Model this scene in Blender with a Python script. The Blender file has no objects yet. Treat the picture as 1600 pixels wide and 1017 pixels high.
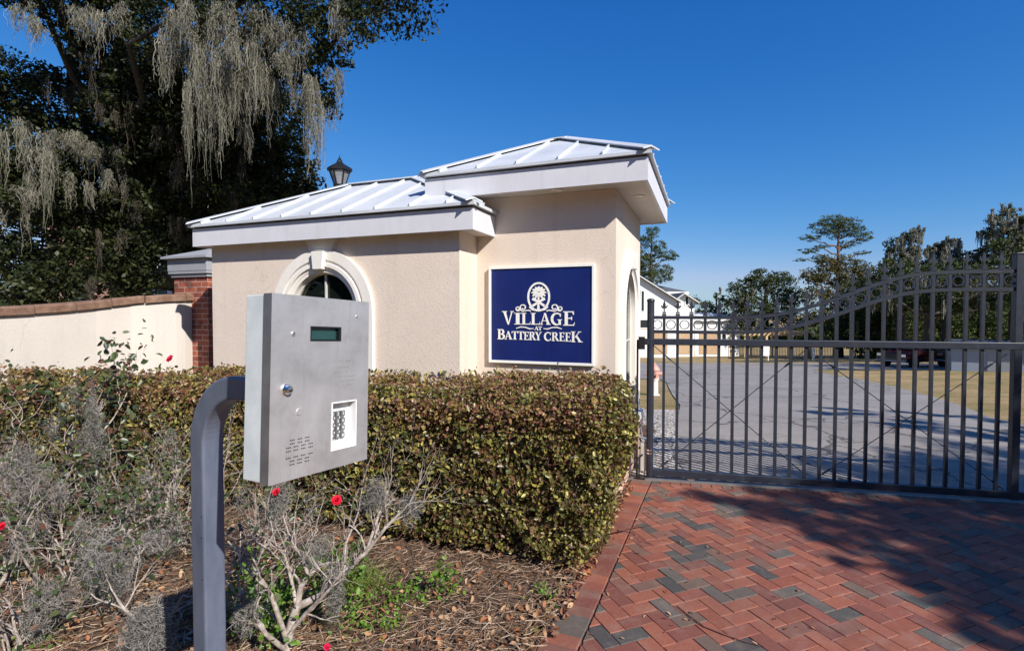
import bpy, bmesh, math, random
import numpy as np
from mathutils import Vector, Matrix

rng = np.random.default_rng(7)
random.seed(7)
R = math.radians
SC = bpy.context.scene
COL = SC.collection

# ------------------------------------------------------------------ layout helpers
F, CX, CY, H = 800.0, 800.0, 508.5, 1.8
PITCH = math.atan((508.5 - 487) / 800)
EYE = np.array([0, 0, H])
def ray(px, py):
    x = (px - CX) / F; y = -(py - CY) / F
    f = np.array([0, math.cos(PITCH), -math.sin(PITCH)]); up = np.array([0, math.sin(PITCH), math.cos(PITCH)])
    return np.array([1.0, 0, 0]) * x + up * y + f
def at(px, py, Y):
    d = ray(px, py); return EYE + d * (Y / d[1])
SL = 0.0625
def terr(Y):
    return 0.0 if Y < 8 else (-SL * (Y - 8) if Y < 62 else -SL * 54)
def GT(px, py):                                   # a point of the terrain
    d = ray(px, py); k = -H / d[2]
    if (EYE + d * k)[1] <= 8: return EYE + d * k
    k = (H + SL * 8) / (-d[2] - SL * d[1])
    return EYE + d * k
A = R(20.8)
U = np.array([math.cos(A), -math.sin(A)]); Vv = np.array([math.sin(A), math.cos(A)])
C0 = np.array([1.003, 4.955])
def bl(s, t, z=0.0):                              # gatehouse coordinates to world
    q = C0 + U * s + Vv * t
    return np.array([q[0], q[1], z])

# ------------------------------------------------------------------ materials
def lin(c):
    return tuple(((v / 12.92) if v <= 0.04045 else ((v + 0.055) / 1.055) ** 2.4) for v in c)
def s8(r, g, b): return lin((r / 255, g / 255, b / 255))
MATS = {}
class NT:
    def __init__(s, name):
        s.m = bpy.data.materials.new(name); s.m.use_nodes = True
        s.t = s.m.node_tree; s.b = s.t.nodes['Principled BSDF']; MATS[name] = s.m
    def n(s, typ, **kw):
        x = s.t.nodes.new(typ)
        for k, v in kw.items():
            if k in x.inputs: x.inputs[k].default_value = v
            else: setattr(x, k, v)
        return x
    def l(s, a, b): s.t.links.new(a, b)
    def coords(s, scale=(1, 1, 1), kind='Object'):
        tc = s.n('ShaderNodeTexCoord'); mp = s.n('ShaderNodeMapping'); mp.inputs['Scale'].default_value = scale
        s.l(tc.outputs[kind], mp.inputs['Vector']); return mp.outputs['Vector']
    def noise(s, vec, scale, detail=4, rough=0.55):
        x = s.n('ShaderNodeTexNoise'); x.inputs['Scale'].default_value = scale
        x.inputs['Detail'].default_value = detail; x.inputs['Roughness'].default_value = rough
        s.l(vec, x.inputs['Vector']); return x.outputs['Fac']
    def ramp(s, fac, stops, interp='LINEAR'):
        x = s.n('ShaderNodeValToRGB'); cr = x.color_ramp; cr.interpolation = interp
        while len(cr.elements) < len(stops): cr.elements.new(0.5)
        for e, (p, c) in zip(cr.elements, stops): e.position = p; e.color = (*c[:3], 1)
        s.l(fac, x.inputs['Fac']); return x.outputs['Color']
    def mix(s, fac, a, b, typ='MIX'):
        x = s.n('ShaderNodeMix', data_type='RGBA', blend_type=typ)
        for i, v in ((0, fac), (6, a), (7, b)):
            if hasattr(v, 'is_output'): s.l(v, x.inputs[i])
            else: x.inputs[i].default_value = v if i == 0 else (*v[:3], 1)
        return x.outputs[2]
    def bump(s, h, strength=0.3, dist=0.01):
        x = s.n('ShaderNodeBump'); x.inputs['Strength'].default_value = strength; x.inputs['Distance'].default_value = dist
        s.l(h, x.inputs['Height']); s.l(x.outputs['Normal'], s.b.inputs['Normal'])
    def set(s, **kw):
        for k, v in kw.items():
            k = k.replace('_', ' ')
            if hasattr(v, 'is_output'): s.l(v, s.b.inputs[k])
            else:
                s.b.inputs[k].default_value = (*v[:3], 1) if k == 'Base Color' else v
        return s

def simple(name, c, rough=0.6, metal=0.0, var=0.12, scale=6.0, bump=0.0, bscale=60, spec=0.5, detail=4):
    t = NT(name); v = t.coords()
    f = t.noise(v, scale, detail)
    c2 = tuple(min(1, x * (1 + var)) for x in c); c1 = tuple(x * (1 - var) for x in c)
    t.set(Base_Color=t.ramp(f, [(0.3, c1), (0.7, c2)]), Roughness=rough, Metallic=metal)
    t.b.inputs['Specular IOR Level'].default_value = spec
    if bump: t.bump(t.noise(v, bscale, 5, 0.7), bump, 0.006)
    return t.m

def leafmat(name, cols, rough=0.45, trans=0.25, spec=0.4):
    t = NT(name); g = t.n('ShaderNodeNewGeometry')
    n = len(cols); st = [((i + 0.0) / n, c) for i, c in enumerate(cols)]
    c = t.ramp(g.outputs['Random Per Island'], st, 'CONSTANT')
    t.set(Base_Color=c, Roughness=rough); t.b.inputs['Specular IOR Level'].default_value = spec
    if trans:
        tr = t.n('ShaderNodeBsdfTranslucent'); t.l(c, tr.inputs['Color'])
        mx = t.n('ShaderNodeMixShader'); mx.inputs['Fac'].default_value = trans
        t.l(t.b.outputs[0], mx.inputs[1]); t.l(tr.outputs[0], mx.inputs[2])
        t.l(mx.outputs[0], t.t.nodes['Material Output'].inputs['Surface'])
    return t.m

def make_materials():
    # stucco
    for nm, c in (('stucco', s8(225, 209, 193)), ('white_stucco', s8(204, 196, 186))):
        t = NT(nm); v = t.coords()
        n1 = t.noise(v, 1.3, 5); n2 = t.noise(v, 55, 4, 0.7)
        vs = t.coords((9, 9, 0.5)); st = t.noise(vs, 1.0, 4)
        base = t.ramp(n1, [(0.3, tuple(x * 0.9 for x in c)), (0.7, c)])
        base = t.mix(t.ramp(st, [(0.55, (0, 0, 0)), (0.8, (0.34,) * 3)]), base, tuple(x * 0.68 for x in c))
        base = t.mix(t.ramp(n2, [(0.35, (0.25,) * 3), (0.5, (0, 0, 0))]), base, tuple(x * 0.72 for x in c))
        cr = t.n('ShaderNodeTexVoronoi', feature='DISTANCE_TO_EDGE'); cr.inputs['Scale'].default_value = 0.8
        nz = t.n('ShaderNodeTexNoise'); nz.inputs['Scale'].default_value = 2.5; nz.inputs['Detail'].default_value = 6; t.l(v, nz.inputs['Vector'])
        ad = t.n('ShaderNodeVectorMath', operation='MULTIPLY_ADD'); ad.inputs[1].default_value = (0.5, 0.5, 0.5); t.l(nz.outputs['Color'], ad.inputs[0]); t.l(v, ad.inputs[2]); t.l(ad.outputs[0], cr.inputs['Vector'])
        base = t.mix(t.ramp(cr.outputs['Distance'], [(0.0012, (0.3,) * 3), (0.004, (0, 0, 0))]), base, tuple(x * 0.5 for x in c))
        n4 = t.noise(v, 0.7, 6, 0.7); base = t.mix(t.ramp(n4, [(0.5, (0, 0, 0)), (0.75, (0.35,) * 3)]), base, tuple(x * 0.78 for x in c))
        t.set(Base_Color=base, Roughness=0.9); t.bump(n2, 0.55, 0.006)
    simple('trim_white', s8(232, 226, 216), 0.8, var=0.05, scale=3, bump=0.25, bscale=50)
    t = NT('roof_white'); v = t.coords(); n1 = t.noise(v, 2.2, 5); n2 = t.noise(v, 14, 4)
    b = t.ramp(n1, [(0.3, s8(184, 188, 193)), (0.7, s8(206, 209, 212))])
    b = t.mix(t.ramp(n2, [(0.55, (0, 0, 0)), (0.75, (0.25,) * 3)]), b, s8(170, 172, 172))
    t.set(Base_Color=b, Roughness=0.42)
    t = NT('fascia_white'); v = t.coords((14, 14, 0.6)); n1 = t.noise(v, 1, 5, 0.6); n2 = t.noise(t.coords(), 3, 5, 0.6)
    b = t.ramp(n2, [(0.3, s8(206, 205, 209)), (0.7, s8(216, 216, 221))]); b = t.mix(t.ramp(n1, [(0.56, (0, 0, 0)), (0.78, (0.3,) * 3)]), b, s8(164, 160, 154))
    t.set(Base_Color=b, Roughness=0.5)
    simple('soffit', s8(206, 200, 190), 0.85, var=0.05)
    simple('plinth_pink', s8(206, 172, 152), 0.9, var=0.15, scale=8, bump=0.4, bscale=40)
    simple('cap_grey', s8(150, 152, 156), 0.6, var=0.06)
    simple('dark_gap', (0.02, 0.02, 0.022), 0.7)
    t = NT('glass'); t.set(Base_Color=(0.008, 0.012, 0.010), Roughness=0.03); t.b.inputs['Specular IOR Level'].default_value = 0.6
    simple('muntin', s8(200, 198, 188), 0.6)
    # gate paint
    t = NT('gate_paint'); v = t.coords(); n1 = t.noise(v, 9, 6, 0.7)
    t.set(Base_Color=t.ramp(n1, [(0.3, s8(34, 39, 49)), (0.58, s8(43, 47, 58)), (0.75, s8(60, 64, 72))]), Roughness=0.42)
    t.bump(t.noise(v, 90, 3), 0.08, 0.002)
    t = NT('post_paint'); v = t.coords((1, 1, 0.3)); n1 = t.noise(v, 12, 6, 0.7)
    t.set(Base_Color=t.ramp(n1, [(0.3, s8(86, 96, 113)), (0.5, s8(102, 111, 129)), (0.72, s8(116, 125, 140))]), Roughness=0.38, Metallic=0.25)
    t.bump(t.noise(t.coords((1, 1, 1)), 120, 3), 0.1, 0.002)
    # stainless
    t = NT('stainless'); v = t.coords((1, 1, 1)); n1 = t.noise(v, 14, 5, 0.65); n2 = t.noise(t.coords((6, 6, 300)), 1, 3)
    n3 = t.noise(v, 5, 3)
    b = t.ramp(n1, [(0.28, (0.46, 0.44, 0.425)), (0.5, (0.58, 0.56, 0.545)), (0.75, (0.66, 0.645, 0.63))])
    sm = t.noise(t.coords((40, 40, 3)), 1, 4, 0.7); b = t.mix(t.ramp(sm, [(0.55, (0, 0, 0)), (0.8, (0.4,) * 3)]), b, (0.4, 0.385, 0.37)); n6 = t.noise(v, 60, 4, 0.8); b = t.mix(t.ramp(n6, [(0.62, (0, 0, 0)), (0.75, (0.35,) * 3)]), b, (0.34, 0.32, 0.3))
    t.set(Base_Color=b, Metallic=0.7, Roughness=t.ramp(n3, [(0.3, (0.4,) * 3), (0.7, (0.56,) * 3)])); t.bump(n2, 0.05, 0.001)
    t = NT('galvanized'); v = t.coords(); n1 = t.noise(v, 16, 5, 0.6)
    t.set(Base_Color=t.ramp(n1, [(0.3, s8(206, 214, 214)), (0.7, s8(228, 233, 232))]), Metallic=0.05, Roughness=0.45)
    simple('edge_steel', (0.3, 0.29, 0.29), 0.45, metal=0.7, var=0.2, scale=14)
    simple('chrome', (0.75, 0.75, 0.76), 0.15, metal=1.0, var=0.03)
    simple('lcd', s8(32, 66, 66), 0.12, var=0.15, scale=30)
    simple('bezel_black', (0.012, 0.013, 0.014), 0.35)
    simple('keypad_white', (0.75, 0.75, 0.75), 0.5, var=0.03)
    simple('faint_print', (0.28, 0.275, 0.27), 0.6, metal=0.3)
    # sign
    t = NT('sign_blue'); v = t.coords(); n1 = t.noise(v, 3.0, 5); n2 = t.noise(t.coords((14, 14, 1)), 1, 4)
    b = t.ramp(n1, [(0.3, s8(18, 34, 93)), (0.7, s8(23, 41, 106))])
    b = t.mix(t.ramp(n2, [(0.55, (0, 0, 0)), (0.8, (0.18,) * 3)]), b, s8(51, 64, 117))
    t.set(Base_Color=b, Roughness=0.35)
    simple('sign_white', s8(240, 238, 230), 0.5, var=0.03)
    # brick
    t = NT('brick'); tc = t.n('ShaderNodeTexCoord'); sp = t.n('ShaderNodeSeparateXYZ'); t.l(tc.outputs['Object'], sp.inputs[0])
    ad = t.n('ShaderNodeMath', operation='ADD'); t.l(sp.outputs[0], ad.inputs[0]); t.l(sp.outputs[1], ad.inputs[1])
    cb = t.n('ShaderNodeCombineXYZ'); t.l(ad.outputs[0], cb.inputs[0]); t.l(sp.outputs[2], cb.inputs[1])
    br = t.n('ShaderNodeTexBrick'); t.l(cb.outputs[0], br.inputs['Vector'])
    br.inputs['Scale'].default_value = 1.0; br.inputs['Brick Width'].default_value = 0.235; br.inputs['Row Height'].default_value = 0.077
    br.inputs['Mortar Size'].default_value = 0.006; br.inputs['Mortar Smooth'].default_value = 0.25; br.inputs['Bias'].default_value = 0.0
    br.inputs['Color1'].default_value = (*s8(168, 92, 66), 1); br.inputs['Color2'].default_value = (*s8(140, 72, 56), 1)
    br.inputs['Mortar'].default_value = (*s8(196, 168, 150), 1)
    n1 = t.noise(tc.outputs['Object'], 7, 4); n2 = t.noise(tc.outputs['Object'], 40, 4)
    b = t.mix(t.ramp(n1, [(0.56, (0, 0, 0)), (0.64, (0.6,) * 3)]), br.outputs['Color'], s8(70, 52, 50), 'MIX')
    b = t.mix(0.35, b, t.ramp(n2, [(0.3, (0.5,) * 3), (0.7, (1,) * 3)]), 'MULTIPLY')
    t.set(Base_Color=b, Roughness=0.85)
    inv = t.n('ShaderNodeMath', operation='SUBTRACT'); inv.inputs[0].default_value = 1.0; t.l(br.outputs['Fac'], inv.inputs[1])
    t.bump(inv.outputs[0], 0.5, 0.008)
    # pavers: one colour per brick
    t = NT('paver'); g = t.n('ShaderNodeNewGeometry'); v = t.coords()
    c = t.ramp(g.outputs['Random Per Island'], [(0, s8(148, 87, 70)), (0.13, s8(135, 80, 66)), (0.26, s8(158, 95, 74)), (0.38, s8(130, 77, 65)),
        (0.48, s8(150, 86, 65)), (0.57, s8(135, 91, 77)), (0.65, s8(161, 96, 73)), (0.77, s8(87, 84, 79)), (0.82, s8(104, 96, 88)), (0.87, s8(117, 96, 83)), (0.91, s8(78, 76, 74)), (0.95, s8(126, 93, 79))], 'CONSTANT')
    n1 = t.noise(v, 6, 6, 0.7); n2 = t.noise(v, 170, 4, 0.75); n3 = t.noise(v, 1.0, 6, 0.65); n4 = t.noise(v, 38, 5, 0.7)
    c = t.mix(0.7, c, t.ramp(n2, [(0.3, (0.4,) * 3), (0.7, (1.1,) * 3)]), 'MULTIPLY')
    c = t.mix(0.5, c, t.ramp(n4, [(0.3, (0.62,) * 3), (0.65, (1.08,) * 3)]), 'MULTIPLY')
    c = t.mix(t.ramp(n1, [(0.5, (0, 0, 0)), (0.78, (0.5,) * 3)]), c, s8(148, 128, 114))
    c = t.mix(t.ramp(n3, [(0.5, (0, 0, 0)), (0.72, (0.45,) * 3)]), c, s8(88, 68, 60))
    t.set(Base_Color=c, Roughness=0.78); t.bump(n2, 0.35, 0.003)
    simple('sand_joint', s8(74, 58, 48), 0.95, var=0.35, scale=60)
    # asphalt
    t = NT('asphalt'); v = t.coords(); n1 = t.noise(v, 110, 4, 0.8); n2 = t.noise(v, 0.45, 5, 0.65); n3 = t.noise(t.coords((0.3, 1.4, 1)), 1.1, 6, 0.65); n5 = t.noise(v, 9, 5, 0.7)
    vo = t.n('ShaderNodeTexVoronoi'); vo.inputs['Scale'].default_value = 80; t.l(v, vo.inputs['Vector'])
    nz = t.n('ShaderNodeTexNoise'); nz.inputs['Scale'].default_value = 1.4; nz.inputs['Detail'].default_value = 6; t.l(v, nz.inputs['Vector'])
    ad = t.n('ShaderNodeVectorMath', operation='MULTIPLY_ADD'); ad.inputs[1].default_value = (0.9, 0.9, 0.9); t.l(nz.outputs['Color'], ad.inputs[0]); t.l(v, ad.inputs[2])
    cr = t.n('ShaderNodeTexVoronoi', feature='DISTANCE_TO_EDGE'); cr.inputs['Scale'].default_value = 0.42; t.l(ad.outputs[0], cr.inputs['Vector'])
    b = t.ramp(n2, [(0.3, s8(140, 133, 127)), (0.7, s8(164, 156, 148))])
    b = t.mix(0.7, b, t.ramp(n1, [(0.3, (0.42,) * 3), (0.7, (1.2,) * 3)]), 'MULTIPLY')
    b = t.mix(0.5, b, t.ramp(n5, [(0.3, (0.72,) * 3), (0.7, (1.1,) * 3)]), 'MULTIPLY')
    b = t.mix(t.ramp(n3, [(0.56, (0, 0, 0)), (0.7, (0.5,) * 3)]), b, s8(98, 97, 97))
    b = t.mix(t.ramp(cr.outputs['Distance'], [(0.004, (0.75,) * 3), (0.012, (0, 0, 0))]), b, s8(48, 47, 47))
    t.set(Base_Color=b, Roughness=0.92); t.bump(vo.outputs['Distance'], 0.35, 0.008)
    # lawn
    t = NT('lawn'); v = t.coords(); n1 = t.noise(v, 0.45, 6, 0.65); n2 = t.noise(v, 30, 4, 0.75); n3 = t.noise(t.coords((0.35, 1.2, 1)), 2.2, 5)
    b = t.ramp(n1, [(0.33, s8(128, 122, 62)), (0.48, s8(168, 140, 92)), (0.65, s8(190, 158, 114))])
    b = t.mix(t.ramp(n3, [(0.5, (0, 0, 0)), (0.66, (0.75,) * 3)]), b, s8(112, 118, 52))
    b = t.mix(0.6, b, t.ramp(n2, [(0.3, (0.4,) * 3), (0.7, (1.1,) * 3)]), 'MULTIPLY')
    t.set(Base_Color=b, Roughness=0.95); t.bump(n2, 0.8, 0.04)
    t = NT('mulch'); v = t.coords(); n1 = t.noise(v, 26, 6, 0.75); n2 = t.noise(v, 2.2, 4)
    b = t.ramp(n1, [(0.3, s8(48, 36, 29)), (0.5, s8(88, 67, 51)), (0.7, s8(135, 109, 86))])
    b = t.mix(t.ramp(n2, [(0.5, (0, 0, 0)), (0.7, (0.5,) * 3)]), b, s8(75, 56, 43))
    t.set(Base_Color=b, Roughness=0.95); t.bump(n1, 0.8, 0.03)
    t = NT('gravel'); v = t.coords(); vo = t.n('ShaderNodeTexVoronoi'); vo.inputs['Scale'].default_value = 26; t.l(v, vo.inputs['Vector'])
    b = t.ramp(vo.outputs['Color'], [(0.2, s8(108, 97, 86)), (0.5, s8(176, 167, 154)), (0.8, s8(203, 196, 187))])
    t.set(Base_Color=b, Roughness=0.9); t.bump(vo.outputs['Distance'], 0.8, 0.03)
    simple('concrete', s8(186, 180, 172), 0.9, var=0.14, scale=5, bump=0.3)
    t = NT('coping'); v = t.coords(); n1 = t.noise(v, 9, 6, 0.7)
    t.set(Base_Color=t.ramp(n1, [(0.3, s8(96, 70, 56)), (0.55, s8(124, 96, 78)), (0.75, s8(150, 126, 108))]), Roughness=0.9); t.bump(n1, 0.3, 0.01)
    t = NT('bark'); v = t.coords((5, 5, 1)); n1 = t.noise(v, 4, 6, 0.7)
    t.set(Base_Color=t.ramp(n1, [(0.3, s8(40, 36, 32)), (0.7, s8(84, 77, 70))]), Roughness=0.95); t.bump(n1, 0.8, 0.03)
    t = NT('pine_bark'); v = t.coords((4, 4, 1)); n1 = t.noise(v, 4, 6, 0.7)
    t.set(Base_Color=t.ramp(n1, [(0.3, s8(70, 52, 44)), (0.7, s8(130, 104, 88))]), Roughness=0.95)
    t = NT('rose_bark'); v = t.coords((1, 1, 1)); n1 = t.noise(v, 30, 6, 0.7)
    t.set(Base_Color=t.ramp(n1, [(0.3, s8(104, 92, 84)), (0.5, s8(156, 144, 134)), (0.7, s8(196, 188, 180))]), Roughness=0.9); t.bump(n1, 0.4, 0.004)
    simple('stem_brown', s8(112, 74, 62), 0.8, var=0.3, scale=20)
    # foliage
    leafmat('hedge_leaf', [s8(112, 112, 53), s8(142, 138, 68), s8(95, 95, 50), s8(93, 68, 50), s8(161, 150, 78), s8(106, 103, 53), s8(83, 88, 48), s8(127, 93, 65), s8(134, 130, 65), s8(79, 60, 44), s8(180, 167, 89), s8(104, 101, 55), s8(115, 84, 57), s8(93, 84, 52)], 0.38, 0.28, 0.5)
    leafmat('hedge_top_leaf', [s8(133, 112, 68), s8(145, 99, 77), s8(126, 86, 70), s8(151, 130, 74), s8(114, 84, 64), s8(108, 99, 58), s8(159, 117, 85), s8(141, 128, 70), s8(122, 84, 70), s8(166, 143, 83), s8(120, 112, 60)], 0.38, 0.28, 0.5)
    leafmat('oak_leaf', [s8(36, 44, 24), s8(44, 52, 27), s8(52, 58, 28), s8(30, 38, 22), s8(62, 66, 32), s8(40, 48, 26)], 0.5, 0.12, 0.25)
    leafmat('far_leaf', [s8(53, 66, 32), s8(62, 76, 36), s8(44, 57, 28), s8(75, 83, 41), s8(57, 68, 34), s8(82, 79, 41)], 0.6, 0.15, 0.2)
    leafmat('pine_needle', [s8(62, 78, 44), s8(78, 92, 50), s8(56, 70, 40), s8(98, 100, 58), s8(70, 82, 46)], 0.6, 0.15, 0.2)
    leafmat('autumn_leaf', [s8(84, 88, 42), s8(98, 90, 48), s8(96, 78, 46), s8(74, 82, 42)], 0.6, 0.15, 0.2)
    leafmat('moss', [s8(128, 124, 112), s8(143, 139, 125), s8(112, 110, 96), s8(154, 150, 136), s8(122, 122, 102)], 0.9, 0.25, 0.1)
    leafmat('shaded_moss', [s8(78, 72, 62), s8(92, 84, 72), s8(66, 62, 52)], 0.9, 0.2, 0.1)  # moss tone darkened to paint in the shade inside the crown
    leafmat('grey_moss', [s8(135, 131, 124), s8(149, 145, 139), s8(118, 115, 107), s8(158, 154, 146)], 0.9, 0.2, 0.1)
    leafmat('rose_leaf', [s8(58, 72, 42), s8(74, 84, 50), s8(52, 62, 40), s8(88, 92, 56), s8(96, 66, 50), s8(70, 86, 44)], 0.4, 0.2, 0.5)
    leafmat('weed_leaf', [s8(87, 126, 40), s8(107, 141, 47), s8(73, 110, 36), s8(117, 144, 56)], 0.45, 0.35, 0.4)
    leafmat('grass_blade', [s8(120, 140, 62), s8(98, 124, 50), s8(140, 146, 78)], 0.5, 0.3, 0.3)
    leafmat('straw', [s8(149, 122, 98), s8(124, 97, 77), s8(169, 145, 123), s8(100, 78, 61), s8(183, 165, 144), s8(135, 105, 82)], 0.8, 0.0, 0.2)
    leafmat('dead_leaf', [s8(160, 108, 74), s8(132, 92, 66), s8(176, 138, 100), s8(112, 82, 64), s8(190, 156, 122), s8(152, 98, 64)], 0.7, 0.15, 0.3)
    leafmat('petal_red', [s8(206, 22, 48), s8(190, 14, 40), s8(220, 40, 66)], 0.5, 0.2, 0.3)
    leafmat('petal_pink', [s8(216, 34, 84), s8(226, 60, 104), s8(200, 24, 72)], 0.5, 0.2, 0.3)
    # background
    simple('siding', s8(226, 226, 222), 0.7, var=0.03, scale=1)
    simple('shingle', s8(84, 88, 94), 0.85, var=0.2, scale=4)
    simple('garage_tan', s8(176, 148, 116), 0.8, var=0.1)
    simple('dark_window', (0.02, 0.025, 0.03), 0.15)
    simple('wood_tan', s8(196, 166, 124), 0.8, var=0.15)
    simple('shed_blue', s8(150, 158, 172), 0.7, var=0.05)
    simple('car_red', s8(52, 14, 16), 0.25, var=0.05)
    simple('car_black', s8(24, 26, 30), 0.25, var=0.05)
    simple('car_glass', (0.015, 0.018, 0.022), 0.35, spec=0.25)
    simple('threshold', s8(108, 104, 100), 0.9, var=0.25, scale=4, bump=0.3)  # concrete darkened to stand for the shadow gap under the bottom rail
    simple('far_brick', s8(146, 112, 98), 0.9, var=0.2, scale=12)
    simple('tyre', (0.02, 0.02, 0.02), 0.8)
    simple('hydrant_red', s8(196, 148, 134), 0.55, var=0.12, scale=14)
    simple('hydrant_white', s8(226, 222, 214), 0.55, var=0.06)
    simple('lantern_black', (0.014, 0.014, 0.015), 0.35)
    t = NT('lantern_glass'); t.set(Base_Color=(0.5, 0.52, 0.54), Roughness=0.12); t.b.inputs['Transmission Weight'].default_value = 0.6
    simple('white_paint', s8(230, 228, 222), 0.6, var=0.04)
make_materials()

# ------------------------------------------------------------------ mesh helpers
class MB:
    def __init__(s): s.v = []; s.f = []; s.mi = []
    def add(s, vs, fs, mi=0):
        o = len(s.v); s.v += [tuple(map(float, p)) for p in vs]; s.f += [tuple(o + i for i in f) for f in fs]; s.mi += [mi] * len(fs); return s
    def box(s, x0, x1, y0, y1, z0, z1, mi=0, M=None):
        vs = [(x, y, z) for z in (z0, z1) for (x, y) in ((x0, y0), (x1, y0), (x1, y1), (x0, y1))]
        if M: vs = [tuple(M @ Vector(p)) for p in vs]
        return s.add(vs, [(3, 2, 1, 0), (4, 5, 6, 7), (0, 1, 5, 4), (1, 2, 6, 5), (2, 3, 7, 6), (3, 0, 4, 7)], mi)
    def bar(s, p0, p1, w, h, up=(0, 0, 1), mi=0):
        p0 = Vector(p0); p1 = Vector(p1); d = (p1 - p0).normalized(); up = Vector(up)
        sd = d.cross(up).normalized(); up = sd.cross(d).normalized()
        vs = [p + sd * a * w / 2 + up * b * h / 2 for p in (p0, p1) for a, b in ((-1, -1), (1, -1), (1, 1), (-1, 1))]
        return s.add(vs, [(0, 1, 2, 3), (7, 6, 5, 4), (0, 4, 5, 1), (1, 5, 6, 2), (2, 6, 7, 3), (3, 7, 4, 0)], mi)
    def sweep(s, pts, w, h, up=(0, 1, 0), mi=0, closed=False):     # rectangular section along a polyline
        pts = [Vector(p) for p in pts]; n = len(pts); vs = []
        for i, p in enumerate(pts):
            a = pts[max(i - 1, 0)]; b = pts[min(i + 1, n - 1)]; d = (b - a).normalized()
            sd = Vector(up).normalized(); nn = d.cross(sd).normalized()
            vs += [p + sd * (-w / 2) + nn * (-h / 2), p + sd * (w / 2) + nn * (-h / 2), p + sd * (w / 2) + nn * (h / 2), p + sd * (-w / 2) + nn * (h / 2)]
        fs = [(i * 4 + k, i * 4 + (k + 1) % 4, i * 4 + 4 + (k + 1) % 4, i * 4 + 4 + k) for i in range(n - 1) for k in range(4)]
        fs += [(3, 2, 1, 0), tuple(4 * (n - 1) + k for k in range(4))]
        return s.add(vs, fs, mi)
    def tube(s, pts, rad, n=8, mi=0, cap=True):
        pts = [Vector(p) for p in pts]
        if not hasattr(rad, '__len__'): rad = [rad] * len(pts)
        vs = []; m = len(pts); ref = Vector((0.13, 0.31, 0.94))
        for i, p in enumerate(pts):
            d = (pts[min(i + 1, m - 1)] - pts[max(i - 1, 0)])
            d = d.normalized() if d.length > 1e-9 else Vector((0, 0, 1))
            r = ref if abs(d.dot(ref)) < 0.95 else Vector((1, 0, 0))
            a = d.cross(r).normalized(); b = d.cross(a)
            vs += [p + (a * math.cos(2 * math.pi * k / n) + b * math.sin(2 * math.pi * k / n)) * rad[i] for k in range(n)]
        fs = [(i * n + k, i * n + (k + 1) % n, (i + 1) * n + (k + 1) % n, (i + 1) * n + k) for i in range(m - 1) for k in range(n)]
        if cap: fs += [tuple(range(n - 1, -1, -1)), tuple((m - 1) * n + k for k in range(n))]
        return s.add(vs, fs, mi)
    def lathe(s, prof, n=16, c=(0, 0, 0), mi=0):
        vs = []; m = len(prof)
        for r, z in prof:
            vs += [(c[0] + r * math.cos(2 * math.pi * k / n), c[1] + r * math.sin(2 * math.pi * k / n), c[2] + z) for k in range(n)]
        fs = [(i * n + k, i * n + (k + 1) % n, (i + 1) * n + (k + 1) % n, (i + 1) * n + k) for i in range(m - 1) for k in range(n)]
        fs += [tuple(range(n - 1, -1, -1)), tuple((m - 1) * n + k for k in range(n))]
        return s.add(vs, fs, mi)
    def disc_y(s, x, y, z, r, th, n=16, mi=0):                      # disc whose axis is the local y
        vs = []
        for yy in (y, y - th):
            vs += [(x + r * math.cos(2 * math.pi * k / n), yy, z + r * math.sin(2 * math.pi * k / n)) for k in range(n)]
        fs = [(k, (k + 1) % n, n + (k + 1) % n, n + k) for k in range(n)] + [tuple(range(n - 1, -1, -1)), tuple(range(n, 2 * n))]
        return s.add(vs, fs, mi)
    def prism_y(s, poly, y0, y1, mi=0):                             # polygon in x,z extruded along y
        n = len(poly); vs = [(x, y0, z) for x, z in poly] + [(x, y1, z) for x, z in poly]
        fs = [tuple(range(n)), tuple(range(2 * n - 1, n - 1, -1))] + [(k, n + k, n + (k + 1) % n, (k + 1) % n) for k in range(n)]
        return s.add(vs, fs, mi)
    def build(s, name, mats, parent=None, smooth=False, bevel=0, loc=None, fixn=True):
        me = bpy.data.meshes.new(name); me.from_pydata(s.v, [], s.f); me.update()
        if not isinstance(mats, (list, tuple)): mats = [mats]
        for m in mats: me.materials.append(MATS[m])
        if len(mats) > 1: me.polygons.foreach_set('material_index', s.mi)
        if fixn:
            bm = bmesh.new(); bm.from_mesh(me); bmesh.ops.recalc_face_normals(bm, faces=bm.faces); bm.to_mesh(me); bm.free()
        if smooth:
            me.polygons.foreach_set('use_smooth', [True] * len(me.polygons))
            try: me.set_sharp_from_angle(angle=R(40))
            except Exception: pass
        o = bpy.data.objects.new(name, me); COL.objects.link(o)
        if parent: o.parent = parent
        if loc is not None: o.location = loc
        if bevel:
            b = o.modifiers.new('bevel', 'BEVEL'); b.width = bevel; b.segments = 2; b.limit_method = 'ANGLE'; b.angle_limit = R(40)
        return o

def np_mesh(name, verts, faces, mats, parent=None, smooth=False):
    verts = np.asarray(verts, np.float32).reshape(-1, 3); faces = np.asarray(faces, np.int32); k = faces.shape[1]
    me = bpy.data.meshes.new(name)
    me.vertices.add(len(verts)); me.vertices.foreach_set('co', verts.ravel())
    me.loops.add(faces.size); me.loops.foreach_set('vertex_index', faces.ravel())
    me.polygons.add(len(faces)); me.polygons.foreach_set('loop_start', np.arange(0, faces.size, k, dtype=np.int32))
    me.materials.append(MATS[mats]); me.update(calc_edges=True)
    if smooth: me.polygons.foreach_set('use_smooth', np.ones(len(faces), bool))
    o = bpy.data.objects.new(name, me); COL.objects.link(o)
    if parent: o.parent = parent
    return o

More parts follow.
